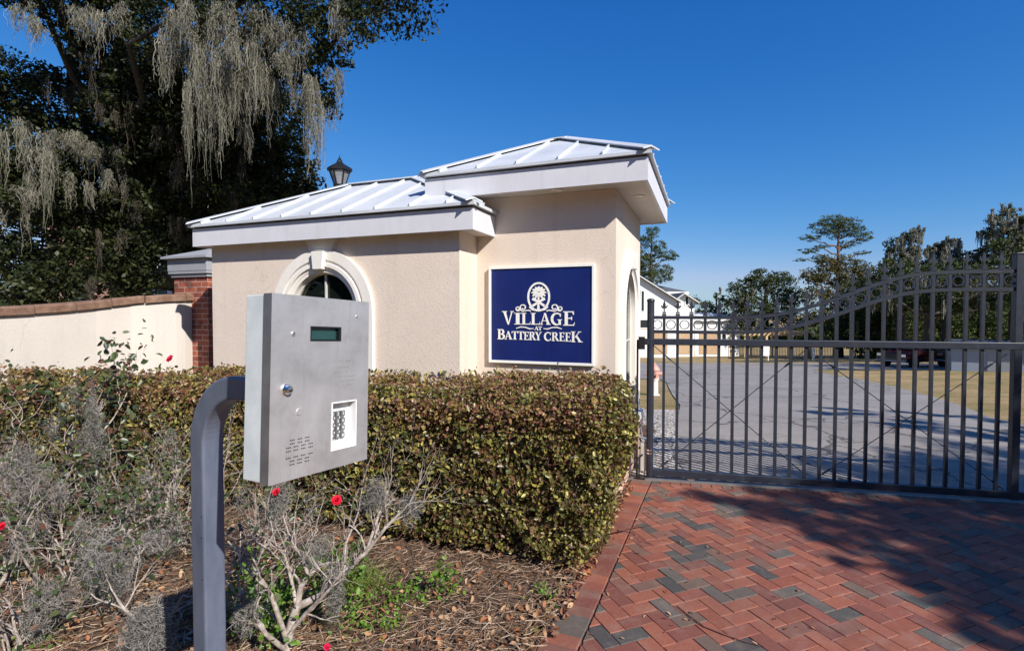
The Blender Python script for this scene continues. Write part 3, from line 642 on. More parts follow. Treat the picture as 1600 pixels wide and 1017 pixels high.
# ------------------------------------------------------------------ sign lettering
def strip(pts, ws):                                               # 2-D stroke of changing width -> list of quads
    out = []; P = [np.array(p, float) for p in pts]; n = len(P); L = []
    if not hasattr(ws, '__len__'): ws = [ws] * n
    for i in range(n):
        d = P[min(i + 1, n - 1)] - P[max(i - 1, 0)]; d = d / max(np.linalg.norm(d), 1e-9); nn = np.array([-d[1], d[0]]) * ws[i] / 2
        L.append((P[i] + nn, P[i] - nn))
    for i in range(n - 1): out.append([L[i][0], L[i + 1][0], L[i + 1][1], L[i][1]])
    return out
def arc2(cx, cy, rx, ry, a0, a1, n=14): return [(cx + rx * math.cos(R(a0 + (a1 - a0) * k / n)), cy + ry * math.sin(R(a0 + (a1 - a0) * k / n))) for k in range(n + 1)]
def glyph(ch):
    """serif capitals in a unit box (height 1); returns polygons and width"""
    T, th, sf = 0.17, 0.07, 0.09
    rect = lambda x0, x1, y0, y1: [(x0, y0), (x1, y0), (x1, y1), (x0, y1)]
    def stem(x, top=True, bot=True):
        q = [rect(x, x + T, 0, 1)]
        if bot: q.append(rect(x - sf, x + T + sf, 0, 0.06))
        if top: q.append(rect(x - sf, x + T + sf, 0.94, 1))
        return q
    if ch == 'I': return stem(sf), T + 2 * sf
    if ch == 'L': return stem(sf) + [rect(sf + T, 0.62, 0, 0.07), [(0.55, 0), (0.62, 0), (0.66, 0.27), (0.6, 0.1)]], 0.66
    if ch == 'E':
        return stem(sf) + [rect(sf + T, 0.6, 0, 0.07), [(0.52, 0), (0.62, 0), (0.66, 0.25), (0.58, 0.09)], rect(sf + T, 0.58, 0.93, 1), [(0.52, 0.93), (0.56, 0.76), (0.6, 0.76), (0.6, 1)],
                rect(sf + T, 0.48, 0.48, 0.55), rect(0.45, 0.5, 0.4, 0.63)], 0.66
    if ch == 'T': return [rect(0.27, 0.27 + T, 0, 1), rect(0.18, 0.53, 0, 0.06), rect(0.02, 0.69, 0.93, 1), [(0.0, 0.74), (0.04, 0.74), (0.12, 0.93), (0.02, 1)], [(0.71, 0.74), (0.69, 1), (0.59, 0.93), (0.67, 0.74)]], 0.71
    if ch == 'V': return [[(0.08, 1), (0.28, 1), (0.53, 0), (0.45, 0)], [(0.45, 0), (0.53, 0), (0.83, 1), (0.75, 1)], rect(0, 0.38, 0.94, 1), rect(0.65, 0.92, 0.94, 1)], 0.92
    if ch == 'A': return [[(0.08, 0), (0.15, 0), (0.47, 1), (0.4, 1)], [(0.36, 1), (0.49, 1), (0.84, 0), (0.64, 0)], rect(0.22, 0.66, 0.3, 0.36), rect(0, 0.25, 0, 0.06), rect(0.54, 0.92, 0, 0.06)], 0.92
    if ch == 'Y': return [[(0.06, 1), (0.25, 1), (0.46, 0.45), (0.34, 0.42)], [(0.36, 0.42), (0.45, 0.45), (0.74, 1), (0.66, 1)], rect(0.31, 0.31 + T, 0, 0.48), rect(0.22, 0.57, 0, 0.06), rect(0, 0.32, 0.94, 1), rect(0.57, 0.8, 0.94, 1)], 0.8
    if ch == 'K': return stem(sf) + [[(0.26, 0.4), (0.35, 0.42), (0.74, 1), (0.66, 1)], [(0.36, 0.56), (0.46, 0.66), (0.86, 0), (0.66, 0)], rect(0.56, 0.82, 0.94, 1), rect(0.57, 0.95, 0, 0.06)], 0.95
    if ch in 'BRP':
        q = stem(sf)
        q += strip([(sf + T, 0.965)] + arc2(0.34, 0.735, 0.22, 0.23, 90, -90) + [(sf + T, 0.505)], [th] + [th + 0.1 * math.sin(math.pi * k / 14) for k in range(15)] + [th])
        if ch == 'B':
            q += strip([(sf + T, 0.5)] + arc2(0.36, 0.265, 0.26, 0.235, 90, -90) + [(sf + T, 0.03)], [th] + [th + 0.1 * math.sin(math.pi * k / 14) for k in range(15)] + [th]); return q, 0.72
        return q + [[(0.34, 0.5), (0.5, 0.52), (0.82, 0), (0.62, 0)], rect(0.6, 0.86, 0, 0.06)], 0.84
    if ch in 'CG':
        a = arc2(0.47, 0.5, 0.38, 0.465, 48, 312, 24); q = strip(a, [0.07 + 0.12 * math.sin(math.pi * k / 24) for k in range(25)])
        q += [[(0.68, 0.7), (0.76, 0.68), (0.77, 0.98), (0.72, 0.86)]]
        if ch == 'G': return q + [rect(0.6, 0.77, 0.02, 0.45), rect(0.5, 0.86, 0.41, 0.47)], 0.9
        return q + [[(0.68, 0.28), (0.72, 0.14), (0.77, 0.06), (0.77, 0.32)]], 0.82
def poly_ext(mb, poly, y0, y1, lev=0.0):
    p = [(float(x), float(z)) for x, z in poly]
    if area(p) < 0: p = p[::-1]
    mb.prism_y(p, y0, y1)
def build_sign():
    # sign face coordinates: x to the right, z up, metres from the centre of the board
    zx = lambda X: (X - 495) * 1.12 / 945; zz = lambda Y: (511 - Y) * 1.005 / 878
    c = bl(-0.76, 0.0, 1.768); root = empty('entrance_sign', c, -A, 'square navy blue entrance sign with white border on the tower wall', 'sign')
    mb = MB(); mb.box(-0.535, 0.535, -0.03, -0.006, -0.475, 0.475); mb.build('board', 'sign_blue', root, bevel=0.002)
    fr = MB(); w = 0.026
    fr.box(-0.56, 0.56, -0.042, -0.002, 0.475, 0.475 + w).box(-0.56, 0.56, -0.042, -0.002, -0.475 - w, -0.475)
    fr.box(-0.56, -0.535, -0.042, -0.002, -0.475, 0.475).box(0.535, 0.56, -0.042, -0.002, -0.475, 0.475)
    fr.build('border', 'sign_white', root, bevel=0.002)
    k = [0]
    def put(mb, ch, X0, X1, Yb, Yt):
        polys, wd = glyph(ch); x0, x1, z0, z1 = zx(X0), zx(X1), zz(Yb), zz(Yt)
        for p in polys:
            k[0] += 1; e = (k[0] % 7) * 0.00025                      # overlapping strokes never share a plane
            poly_ext(mb, [(x0 + a / wd * (x1 - x0), z0 + b * (z1 - z0)) for a, b in p], -0.036 - e, -0.0295)
    lt = MB()
    for ch, a, b, yb, yt in (('V', 148, 258, 600, 478), ('I', 262, 326, 598, 494), ('L', 328, 412, 598, 494), ('L', 414, 498, 598, 494), ('A', 496, 592, 598, 494), ('G', 594, 696, 600, 494), ('E', 702, 802, 604, 480)):
        put(lt, ch, a, b, yb, yt)
    for ch, a, b in (('A', 446, 486), ('T', 482, 514)): put(lt, ch, a, b, 648, 614)
    for ch, a, b, yb, yt in (('B', 104, 176, 734, 642), ('A', 172, 244, 734, 660), ('T', 238, 298, 734, 660), ('T', 294, 352, 734, 660), ('E', 352, 398, 736, 662), ('R', 400, 460, 736, 662), ('Y', 450, 514, 736, 662),
                             ('C', 534, 598, 740, 664), ('R', 602, 666, 740, 664), ('E', 668, 716, 740, 664), ('E', 720, 768, 742, 664), ('K', 770, 870, 746, 654)):
        put(lt, ch, a, b, yb, yt)
    lt.build('lettering', 'sign_white', root)
    em = MB(); cur = [em]
    def st(pts, ws):
        for q in strip([(zx(X), zz(Y)) for X, Y in pts], [v * 1.15 / 900 for v in ws] if hasattr(ws, '__len__') else ws * 1.15 / 900):
            k[0] += 1; poly_ext(cur[0], q, -0.036 - (k[0] % 9) * 0.0002, -0.0295)
    st([(485 + 94 * math.cos(R(a)), 352 + 122 * math.sin(R(a))) for a in range(0, 361, 10)], 15)
    for a in range(0, 360, 30):                                     # palm fronds
        if a == 90: continue
        dx, dy = math.cos(R(a)), math.sin(R(a)); st([(487 + dx * 6, 308 + dy * 6), (487 + dx * 36, 308 + dy * 34), (487 + dx * 66, 308 + dy * 58 + 8)], [14, 24, 8])
    st([(486, 315), (483, 400), (483, 470)], [12, 14, 20]); st([(430, 366), (486, 398), (538, 432)], [24, 16, 20]); st([(540, 366), (486, 398), (430, 432)], [24, 16, 20])
    st([(400, 440), (430, 462), (484, 472), (540, 462), (568, 440)], [10, 16, 16, 16, 10])
    for sg in (-1, 1):
        sp = lambda cx, cy, r, a0, a1: [(485 + sg * (cx + r * (1 - 0.6 * i / 16) * math.cos(R(a0 + (a1 - a0) * i / 16))), cy + r * (1 - 0.6 * i / 16) * math.sin(R(a0 + (a1 - a0) * i / 16))) for i in range(17)]
        cur[0] = MB(); st([(485 + sg * 70, 478), (485 + sg * 92, 470)] + sp(140, 446, 34, 120, -330), 9); st(sp(188, 456, 24, 200, -300), 8)
        cur[0].build('scroll', 'sign_white', root); cur[0] = MB()
        st([(485 + sg * 45, 632), (485 + sg * 80, 636), (485 + sg * 120, 622), (485 + sg * 165, 620), (485 + sg * 205, 634)], [5, 9, 8, 9, 5]); cur[0].build('swash', 'sign_white', root)
    em.build('palm_emblem', 'sign_white', root)

# ------------------------------------------------------------------ entry call box
def build_callbox():
    base = Vector((-0.884, 1.473, -0.02))
    root = empty('entry_call_box', base, 0, 'silver entry call box with keypad on a curved blue grey post', 'call box')
    Rm = Matrix(((0.47530234, -0.87980681, 0.00525892), (0.8782147, 0.47478647, 0.0575912), (-0.05316599, -0.02275477, 0.9983264)))
    M = Matrix.Translation(Vector((-0.45746, 1.24267, 1.62377)) - base) @ Rm.to_4x4()
    yaw = R(61.577); ex = Vector((math.cos(yaw), math.sin(yaw), 0)); n = Vector((math.sin(yaw), -math.cos(yaw), 0))   # n points at the box front
    zt = 1.615; rad = 0.175; w = 0.063
    pts = [Vector((0, 0, 0)), Vector((0, 0, 0.7))]
    for k in range(15):
        a = math.pi / 2 * k / 14; pts.append(Vector((0, 0, zt - rad)) + n * rad * (1 - math.cos(a)) + Vector((0, 0, rad * math.sin(a))))
    pts.append(n * 0.405 + Vector((0, 0, zt)))
    mb = MB(); mb.sweep(pts, w, w, up=ex); p = mb.build('post', 'post_paint', root, bevel=0.006, smooth=False)
    sm = MB(); sm.sweep([q for q in [Vector((0, 0, 0.0)), Vector((0, 0, 1.35))]], 0.002, 0.002, up=ex)
    for z in (1.06, 1.18, 1.24):
        c = ex * -(w / 2) + n * (w / 2 - 0.008); b = MB(); b.tube([c + Vector((0, 0, z)) + ex * 0.002, c + Vector((0, 0, z)) - ex * 0.0012], 0.0022, 8); b.build('rivet', 'dark_gap', p)
    W, Hh, D = 0.14784, 0.21, 0.0908
    hb = MB(); hb.box(-W + 0.002, W - 0.002, 0.027, D, -Hh + 0.002, Hh - 0.002); h = hb.build('housing', 'galvanized', root, bevel=0.002); h.matrix_local = M
    # front panel with two openings
    holes = [(-0.0436, 0.0512, 0.1045, 0.1402), (0.0272, 0.1041, -0.1638, -0.0502)]
    xs = sorted({-W, W, *[h_[0] for h_ in holes], *[h_[1] for h_ in holes]}); zs = sorted({-Hh, Hh, *[h_[2] for h_ in holes], *[h_[3] for h_ in holes]})
    fp = MB(); vid = {}
    def vert(x, z):
        if (x, z) not in vid: vid[(x, z)] = len(fp.v); fp.v.append((x, 0.0, z))
        return vid[(x, z)]
    for i in range(len(xs) - 1):
        for j in range(len(zs) - 1):
            cx, cz = (xs[i] + xs[i + 1]) / 2, (zs[j] + zs[j + 1]) / 2
            if any(a < cx < b and c < cz < d for a, b, c, d in holes): continue
            fp.f.append((vert(xs[i], zs[j]), vert(xs[i + 1], zs[j]), vert(xs[i + 1], zs[j + 1]), vert(xs[i], zs[j + 1]))); fp.mi.append(0)
    e = 0.0025
    ring = lambda y, a: [(-W + a, y, -Hh + a), (W - a, y, -Hh + a), (W - a, y, Hh - a), (-W + a, y, Hh - a)]
    fp.add(ring(0.0, 0) + ring(0.0275, 0), [(k, (k + 1) % 4, 4 + (k + 1) % 4, 4 + k) for k in range(4)] + [(4, 5, 6, 7)], 1)
    f = fp.build('front_panel', ['stainless', 'edge_steel'], root); f.matrix_local = M
    def part(name, mb, mat, **kw): o = mb.build(name, mat, root, **kw); o.matrix_local = M; return o
    a, b, c, d = holes[0]; g = 0.0008
    db = MB(); db.box(a, a + 0.003, -g, 0.012, c, d).box(b - 0.006, b, -g, 0.012, c, d).box(a + 0.003, b - 0.006, -g, 0.012, d - 0.004, d).box(a + 0.003, b - 0.006, -g, 0.012, c, c + 0.003)
    db.box(a + 0.002, b - 0.002, 0.012, 0.014, c + 0.002, d - 0.002)
    dp = part('display', db, 'bezel_black')
    lc = MB(); lc.box(a + 0.004, b - 0.0085, 0.008, 0.0115, c + 0.0042, d - 0.0055); o = lc.build('screen', 'lcd', dp)
    a, b, c, d = holes[1]
    kp = MB(); t = 0.003
    kp.box(a - t, a, -0.0012, 0.026, c - t, d + t).box(b, b + t, -0.0012, 0.026, c - t, d + t).box(a, b, -0.0012, 0.026, c - t, c).box(a, b, -0.0012, 0.026, d, d + t)
    kd = part('keypad', kp, 'keypad_white')
    bk = MB(); bk.box(a, b, 0.0225, 0.026, c, d); bk.build('key_plate', 'galvanized', kd)
    lab = ['1', '2', '3', '4', '5', '6', '7', '8', '9', '*', '0', '#']
    for i, ch in enumerate(lab):
        cx = a + 0.0165 + (i % 3) * 0.0165; cz = d - 0.030 - (i // 3) * 0.0185
        kb = MB(); kb.box(cx - 0.0062, cx + 0.0062, 0.0155, 0.0225, cz - 0.0068, cz + 0.0068); ko = kb.build('key', 'edge_steel', kd, bevel=0.0012)
        cu = bpy.data.curves.new('digit', 'FONT'); cu.body = ch; cu.size = 0.0115; cu.align_x = 'CENTER'; cu.align_y = 'CENTER'; cu.extrude = 0.0002
        to = bpy.data.objects.new('digit', cu); COL.objects.link(to); bpy.context.view_layer.update()
        me = bpy.data.meshes.new_from_object(to.evaluated_get(bpy.context.evaluated_depsgraph_get())); bpy.data.objects.remove(to)
        co = np.empty(len(me.vertices) * 3); me.vertices.foreach_get('co', co); co = co.reshape(-1, 3)
        bm0 = bmesh.new(); bm0.from_mesh(ko.data); tmp = bpy.data.meshes.new('tmp')
        nv = np.column_stack([cx + co[:, 0], 0.0153 - co[:, 2], cz + co[:, 1]])
        off = [bm0.verts.new(tuple(q)) for q in nv]
        for pg in me.polygons:
            try: fc = bm0.faces.new([off[q] for q in pg.vertices]); fc.material_index = 1
            except ValueError: pass
        bm0.to_mesh(ko.data); bm0.free(); ko.data.materials.append(MATS['keypad_white']); ko.modifiers.clear()
    lk = MB(); prof = [(0.0005, -0.016), (0.006, -0.0158), (0.0095, -0.012), (0.0105, -0.006), (0.0125, -0.004), (0.0125, 0.002)]
    n_ = 20; vs = []
    for r, y in prof: vs += [(-0.1072 + r * math.cos(2 * math.pi * k / n_), y, -0.004 + r * math.sin(2 * math.pi * k / n_)) for k in range(n_)]
    lk.add(vs, [(i * n_ + k, i * n_ + (k + 1) % n_, (i + 1) * n_ + (k + 1) % n_, (i + 1) * n_ + k) for i in range(len(prof) - 1) for k in range(n_)])
    part('lock', lk, 'chrome', smooth=True)
    for x, z, r in ((-0.0911, 0.1217, 0.0045), (0.1027, 0.1701, 0.003)):
        sb = MB(); sb.disc_y(x, 0.001, z, r, 0.004, 14); part('screw', sb, 'chrome')
    sb = MB(); sb.disc_y(-0.0911, -0.0029, 0.1217, 0.0018, 0.0004, 10); part('screw_recess', sb, 'bezel_black')
    bt = MB(); bt.disc_y(-0.0708, 0.001, -0.0584, 0.0085, 0.003, 24); part('call_button', bt, 'stainless', bevel=0.0008)
    sp = MB()
    for row, xs_ in ((-0.1207, (-0.0885, -0.068, -0.0475)), (-0.1285, (-0.0885, -0.068, -0.0475)), (-0.1365, (-0.0985, -0.0783, -0.058, -0.0375)), (-0.1445, (-0.0985, -0.0783, -0.058, -0.0375)),
                     (-0.1597, (-0.0985, -0.0783, -0.058, -0.0375)), (-0.1678, (-0.0885, -0.068, -0.0475)), (-0.1756, (-0.0885, -0.068, -0.0475))):
        for x in xs_:
            for q in (-1, 0, 1): sp.disc_y(x + q * 0.0046, 0.0005, row, 0.00165, 0.0009, 8)
    part('speaker_grille', sp, 'bezel_black')
    tx = MB(); rr = random.Random(3)                               # worn instruction lines, no longer legible
    for x0, x1, z in ((0.0435, 0.1104, 0.0545), (0.034, 0.079, 0.0385), (0.031, 0.0795, 0.0265), (0.036, 0.1004, 0.0155), (0.038, 0.1007, 0.0045), (0.04, 0.0991, -0.006)):
        x = x0
        while x < x1 - 0.004:
            wd = rr.uniform(0.003, 0.009); hh = rr.uniform(0.0006, 0.0013)
            if rr.random() < 0.7: tx.box(x, min(x + wd, x1), -0.0003, 0.0004, z - hh, z + hh)
            x += wd + rr.uniform(0.0015, 0.003)
    part('worn_print', tx, 'faint_print')

# ------------------------------------------------------------------ sliding gate
def build_gate():
    root = empty('sliding_gate', (GATE0[0], GATE0[1], 0), -R(12.2047), 'dark grey iron sliding gate with ring band and fleur finials across the drive', 'gate')
    tab = [(0, 1.739), (0.74, 1.738), (0.93, 1.741), (1.072, 1.747), (1.199, 1.762), (1.342, 1.788), (1.466, 1.822), (1.6, 1.862), (1.749, 1.913), (1.891, 1.970), (2.031, 2.027), (2.169, 2.082), (2.312, 2.125), (2.447, 2.154), (2.581, 2.170), (2.73, 2.177), (2.861, 2.178), (3.3, 2.178), (4.6, 2.178)]
    tx = [a for a, _ in tab]; tz = [b for _, b in tab]
    top = lambda x: float(np.interp(x, tx, tz)); low = lambda x: top(x) - float(np.interp(x, [0, 1.6, 2.6], [0.151, 0.156, 0.168]))
    XE = 4.45
    for nm, fn in (('top_rail', top), ('lower_rail', low)):
        xs = np.linspace(0.0, XE, 90); zsm = np.convolve(np.pad([fn(x) for x in xs], 2, 'edge'), np.ones(5) / 5, 'valid')
        mb = MB(); mb.sweep([(x, 0, z) for x, z in zip(xs, zsm)], 0.034, 0.034, up=(0, 1, 0)); mb.build(nm, 'gate_paint', root)
    bm_ = MB(); bm_.box(-0.075, XE + 0.6, -0.034, 0.034, 1.447, 1.512); bm_.build('middle_beam', 'gate_paint', root, bevel=0.004)
    br = MB(); br.box(0.0, XE + 0.4, -0.03, 0.03, 0.045, 0.115); br.build('bottom_rail', 'gate_paint', root, bevel=0.004)
    tr = MB(); tr.box(-0.2, XE + 2, -0.012, 0.012, -0.003, 0.012); tr.build('track', 'edge_steel', root)
    sp = 3.302 / 24
    post = MB(); post.tube([(0, 0, 0.04), (0, 0, 1.915)], 0.037, 16); post.lathe([(0.041, 1.905), (0.043, 1.915), (0.036, 1.935), (0.012, 1.943)], 16)
    p = post.build('post', 'gate_paint', root, smooth=True)
    for z in (0.285, 0.318):
        b = MB(); b.lathe([(0.0385, z - 0.009), (0.041, z - 0.007), (0.041, z + 0.007), (0.0385, z + 0.009)], 16); b.build('band', 'chrome', p, smooth=True)
    q = MB(); q.box(3.302 - 0.031, 3.302 + 0.031, -0.031, 0.031, 0.04, 2.33); q.box(3.302 - 0.036, 3.302 + 0.036, -0.036, 0.036, 2.33, 2.345); q.build('post', 'gate_paint', root, bevel=0.003)
    ring_me = None
    def finial(x, z, par):
        f = MB(); f.box(x - 0.021, x + 0.021, -0.021, 0.021, z + 0.018, z + 0.036).box(x - 0.018, x + 0.018, -0.018, 0.018, z + 0.038, z + 0.052).box(x - 0.02, x + 0.02, -0.02, 0.02, z + 0.054, z + 0.060)
        sh = [(0.006, 0.06), (0.006, 0.1), (0.012, 0.115), (0.016, 0.13), (0.012, 0.145), (0.008, 0.16), (0.001, 0.185)]
        f.prism_y([(x - a, z + b) for a, b in sh] + [(x + a, z + b) for a, b in reversed(sh)], -0.007, 0.007)
        for sg in (-1, 1):
            f.prism_y([(x + sg * 0.005, z + 0.092), (x + sg * 0.02, z + 0.098), (x + sg * 0.032, z + 0.112), (x + sg * 0.038, z + 0.135), (x + sg * 0.026, z + 0.126), (x + sg * 0.014, z + 0.116), (x + sg * 0.005, z + 0.112)], -0.006, 0.006)
        f.box(x - 0.013, x + 0.013, -0.008, 0.008, z + 0.094, z + 0.101)
        f.build('finial', 'gate_paint', par)
    n = 32
    for i in range(1, n + 1):
        x = i * sp
        if i == 24: continue
        mb = MB(); mb.box(x - 0.0135, x + 0.0135, -0.0135, 0.0135, 0.1, top(x) + 0.012)
        o = mb.build('picket', 'gate_paint', root); finial(x, top(x), o)
    for i in range(n):
        x = (i + 0.5) * sp; z = (top(x) + low(x)) / 2; rr = 0.049; m = 24; vs = []
        for k in range(m):
            a = 2 * math.pi * k / m
            for r, y in ((rr, -0.011), (rr, 0.011), (rr - 0.008, 0.011), (rr - 0.008, -0.011)): vs.append((x + r * math.cos(a), y, z + r * math.sin(a)))
        rb = MB(); rb.add(vs, [(k * 4 + j, k * 4 + (j + 1) % 4, ((k + 1) % m) * 4 + (j + 1) % 4, ((k + 1) % m) * 4 + j) for k in range(m) for j in range(4)])
        rb.build('ring', 'gate_paint', root, smooth=True)
    for (x0, z0), (x1, z1) in (((0.03, 1.44), (1.50, 0.17)), ((1.50, 1.40), (0.10, 0.12)), ((1.62, 1.36), (3.24, 0.12)), ((3.24, 1.40), (1.66, 0.14))):
        rd = MB(); rd.tube([(x0, 0.018, z0), (x1, 0.018, z1)], 0.0042, 6); c = Vector((x0 + (x1 - x0) * 0.1, 0.018, z0 + (z1 - z0) * 0.1)); d = Vector((x1 - x0, 0, z1 - z0)).normalized()
        rd.tube([c - d * 0.05, c + d * 0.05], 0.009, 8); c2 = Vector((x1, 0.018, z1)); rd.tube([c2 - d * 0.12, c2 - d * 0.03], 0.009, 8)
        rd.build('brace_rod', 'gate_paint', root)
    for x in (0.42, 3.9):
        wb = MB(); wb.tube([(x, -0.016, 0.045), (x, 0.016, 0.045)], 0.043, 18); wb.build('wheel', 'edge_steel', root)
    lt = MB(); lt.box(-0.035, -0.02, -0.02, 0.02, 1.3, 1.36); lt.build('latch', 'gate_paint', root)
    # receiver bracket by the gatehouse wall
    rv = empty('gate_receiver', (GATE0[0], GATE0[1], 0), -R(12.2047), 'black steel catch frame between gatehouse wall and gate end', 'gate catch')
    mb = MB(); mb.box(-0.145, -0.125, -0.035, 0.035, 0, 1.5); mb.build('upright', 'lantern_black', rv)
    mb = MB(); mb.box(-0.125, -0.06, -0.06, -0.044, 1.40, 1.53).box(-0.125, -0.06, 0.044, 0.06, 1.40, 1.53); mb.build('jaw', 'lantern_black', rv)
    mb = MB(); mb.sweep([(-0.11, 0.0, 0.01), (-0.11, 0.0, 0.2), (-0.10, 0.0, 0.24), (-0.075, 0.0, 0.26)], 0.05, 0.012, up=(0, 1, 0)); mb.box(-0.122, -0.05, -0.04, 0.04, -0.001, 0.014); mb.build('stop_plate', 'lantern_black', rv)
    gb = empty('guide_block', (GATE0[0] + 0.07, GATE0[1] + 0.42, -0.06), -R(12.2), 'short white concrete guide block standing just behind the gate post', 'bollard')
    b = MB(); b.box(-0.07, 0.07, -0.07, 0.07, 0, 0.36); b.build('block', 'concrete', gb, bevel=0.012)
    b = MB(); b.box(-0.075, 0.075, -0.075, 0.075, 0.36, 0.4); b.build('cap', 'cap_grey', gb, bevel=0.008)

# ------------------------------------------------------------------ pillar, garden wall, lantern
def build_left_structures():
    c = bl(-6.2, 0.67); root = empty('brick_pillar', (c[0], c[1], 0), -A, 'square red brick pillar with grey cap beside the gatehouse', 'pillar')
    h = 0.34
    mb = MB(); mb.box(-h, h, -h, h, 0, 2.3); mb.build('shaft', 'brick', root)
    m = MB(); m.box(-h - 0.03, h + 0.03, -h - 0.03, h + 0.03, 2.3, 2.345); m.box(-h - 0.055, h + 0.055, -h - 0.055, h + 0.055, 2.347, 2.385); m.build('moulding', 'cap_grey', root, bevel=0.006)
    m = MB(); m.box(-h - 0.06, h + 0.06, -h - 0.06, h + 0.06, 2.387, 2.565); m.build('cap_block', 'cap_grey', root, bevel=0.006)
    m = MB(); e = h + 0.12; z = 2.567
    m.add([(-e, -e, z), (e, -e, z), (e, e, z), (-e, e, z), (-e, -e, z + 0.03), (e, -e, z + 0.03), (e, e, z + 0.03), (-e, e, z + 0.03), (0, 0, z + 0.19)], [(3, 2, 1, 0), (0, 1, 5, 4), (1, 2, 6, 5), (2, 3, 7, 6), (3, 0, 4, 7), (4, 5, 8), (5, 6, 8), (6, 7, 8), (7, 4, 8)])
    m.build('cap_top', 'cap_grey', root)
    # curved white garden wall
    knots = [((276, 459), 7.35), ((200, 464.5), 7.0), ((140, 470), 6.62), ((70, 475), 6.15), ((0, 478), 5.75), ((-90, 479), 5.3), ((-200, 479), 4.85)]
    P = [at(px, py, Y) for (px, py), Y in knots]
    P = [np.array([c[0] - 0.1, c[1] + 0.02, P[0][2] + 0.01])] + P
    # resample
    d = np.r_[0, np.cumsum([np.linalg.norm(P[i + 1][:2] - P[i][:2]) for i in range(len(P) - 1)])]; k = np.linspace(0, d[-1], 40); Q = np.column_stack([np.interp(k, d, [p[i] for p in P]) for i in range(3)])
    Q[:, 2] = np.convolve(np.pad(Q[:, 2], 2, 'edge'), np.ones(5) / 5, 'valid')
    wr = empty('garden_wall', (Q[0][0], Q[0][1], 0), 0, 'curved white stucco garden wall with brown brick coping', 'wall'); off = np.array([Q[0][0], Q[0][1], 0])
    tn = unit(np.gradient(Q[:, :2], axis=0)); nn = np.column_stack([-tn[:, 1], tn[:, 0]])
    mb = MB(); vs = []; w = 0.1
    for p, n in zip(Q, nn): 
        for sg, z in ((-1, 0), (-1, p[2] - 0.1), (1, p[2] - 0.1), (1, 0)): vs.append((p[0] + n[0] * sg * w - off[0], p[1] + n[1] * sg * w - off[1], z))
    L = len(Q); mb.add(vs, [(i * 4 + a, i * 4 + a + 1, i * 4 + 5 + a, i * 4 + 4 + a) for i in range(L - 1) for a in range(3)] + [(0, 1, 2, 3), tuple((L - 1) * 4 + a for a in (3, 2, 1, 0))]); mb.build('wall_face', 'white_stucco', wr)
    cp = MB(); st = 5
    for i in range(0, L - 1, st):
        j = min(i + st, L - 1); sub = range(i, j + 1); vs = []; m = len(list(sub)); ww = 0.145; dzr = random.uniform(-0.008, 0.008)
        for q, ii in enumerate(sub):
            p, n = Q[ii], nn[ii]; pc = p[:2] + tn[ii] * (0.005 if q == 0 else (-0.005 if q == m - 1 else 0))
            for sg, z in ((-1, p[2] - 0.1), (-1, p[2] - 0.025), (-0.8, p[2]), (0.8, p[2]), (1, p[2] - 0.025), (1, p[2] - 0.1)): vs.append((pc[0] + n[0] * sg * ww - off[0], pc[1] + n[1] * sg * ww - off[1], z + dzr))
        cp.add(vs, [(q * 6 + a, q * 6 + (a + 1) % 6, q * 6 + 6 + (a + 1) % 6, q * 6 + 6 + a) for q in range(m - 1) for a in range(6)] + [tuple(range(5, -1, -1)), tuple((m - 1) * 6 + a for a in range(6))])
    cp.build('coping', 'coping', wr)
    # lantern on a pole
    p = at(531, 292, 8.0); root = empty('lantern_post', (p[0], p[1], 0), R(12), 'black six sided lantern on a post rising behind the gatehouse roof', 'lamp post')
    zb = p[2] + 0.015
    mb = MB(); mb.tube([(0, 0, -0.05), (0, 0, 0.5), (0, 0, zb - 0.06)], [0.07, 0.05, 0.04], 12); mb.lathe([(0.04, zb - 0.08), (0.06, zb - 0.06), (0.095, zb - 0.02), (0.1, zb + 0.012), (0.085, zb + 0.016)], 6); mb.build('pole', 'lantern_black', root)
    g = MB(); g.lathe([(0.078, zb + 0.017), (0.142, zb + 0.215)], 6); g.build('glass', 'lantern_glass', root)
    f = MB()
    for k in range(6):
        a = math.pi / 3 * k; f.bar((0.083 * math.cos(a), 0.083 * math.sin(a), zb + 0.012), (0.152 * math.cos(a), 0.152 * math.sin(a), zb + 0.22), 0.02, 0.016, (math.cos(a), math.sin(a), 0))
    f.build('frame', 'lantern_black', root)
    r = MB(); r.lathe([(0.15, zb + 0.222), (0.185, zb + 0.222), (0.19, zb + 0.262), (0.165, zb + 0.285), (0.075, zb + 0.335), (0.045, zb + 0.36), (0.038, zb + 0.39), (0.026, zb + 0.395), (0.03, zb + 0.41), (0.01, zb + 0.425), (0.006, zb + 0.46), (0.002, zb + 0.475)], 6); r.build('roof', 'lantern_black', root)
    cn = MB(); cn.lathe([(0.02, zb + 0.018), (0.024, zb + 0.03), (0.024, zb + 0.15), (0.01, zb + 0.17)], 10); cn.build('bulb', 'white_paint', root)

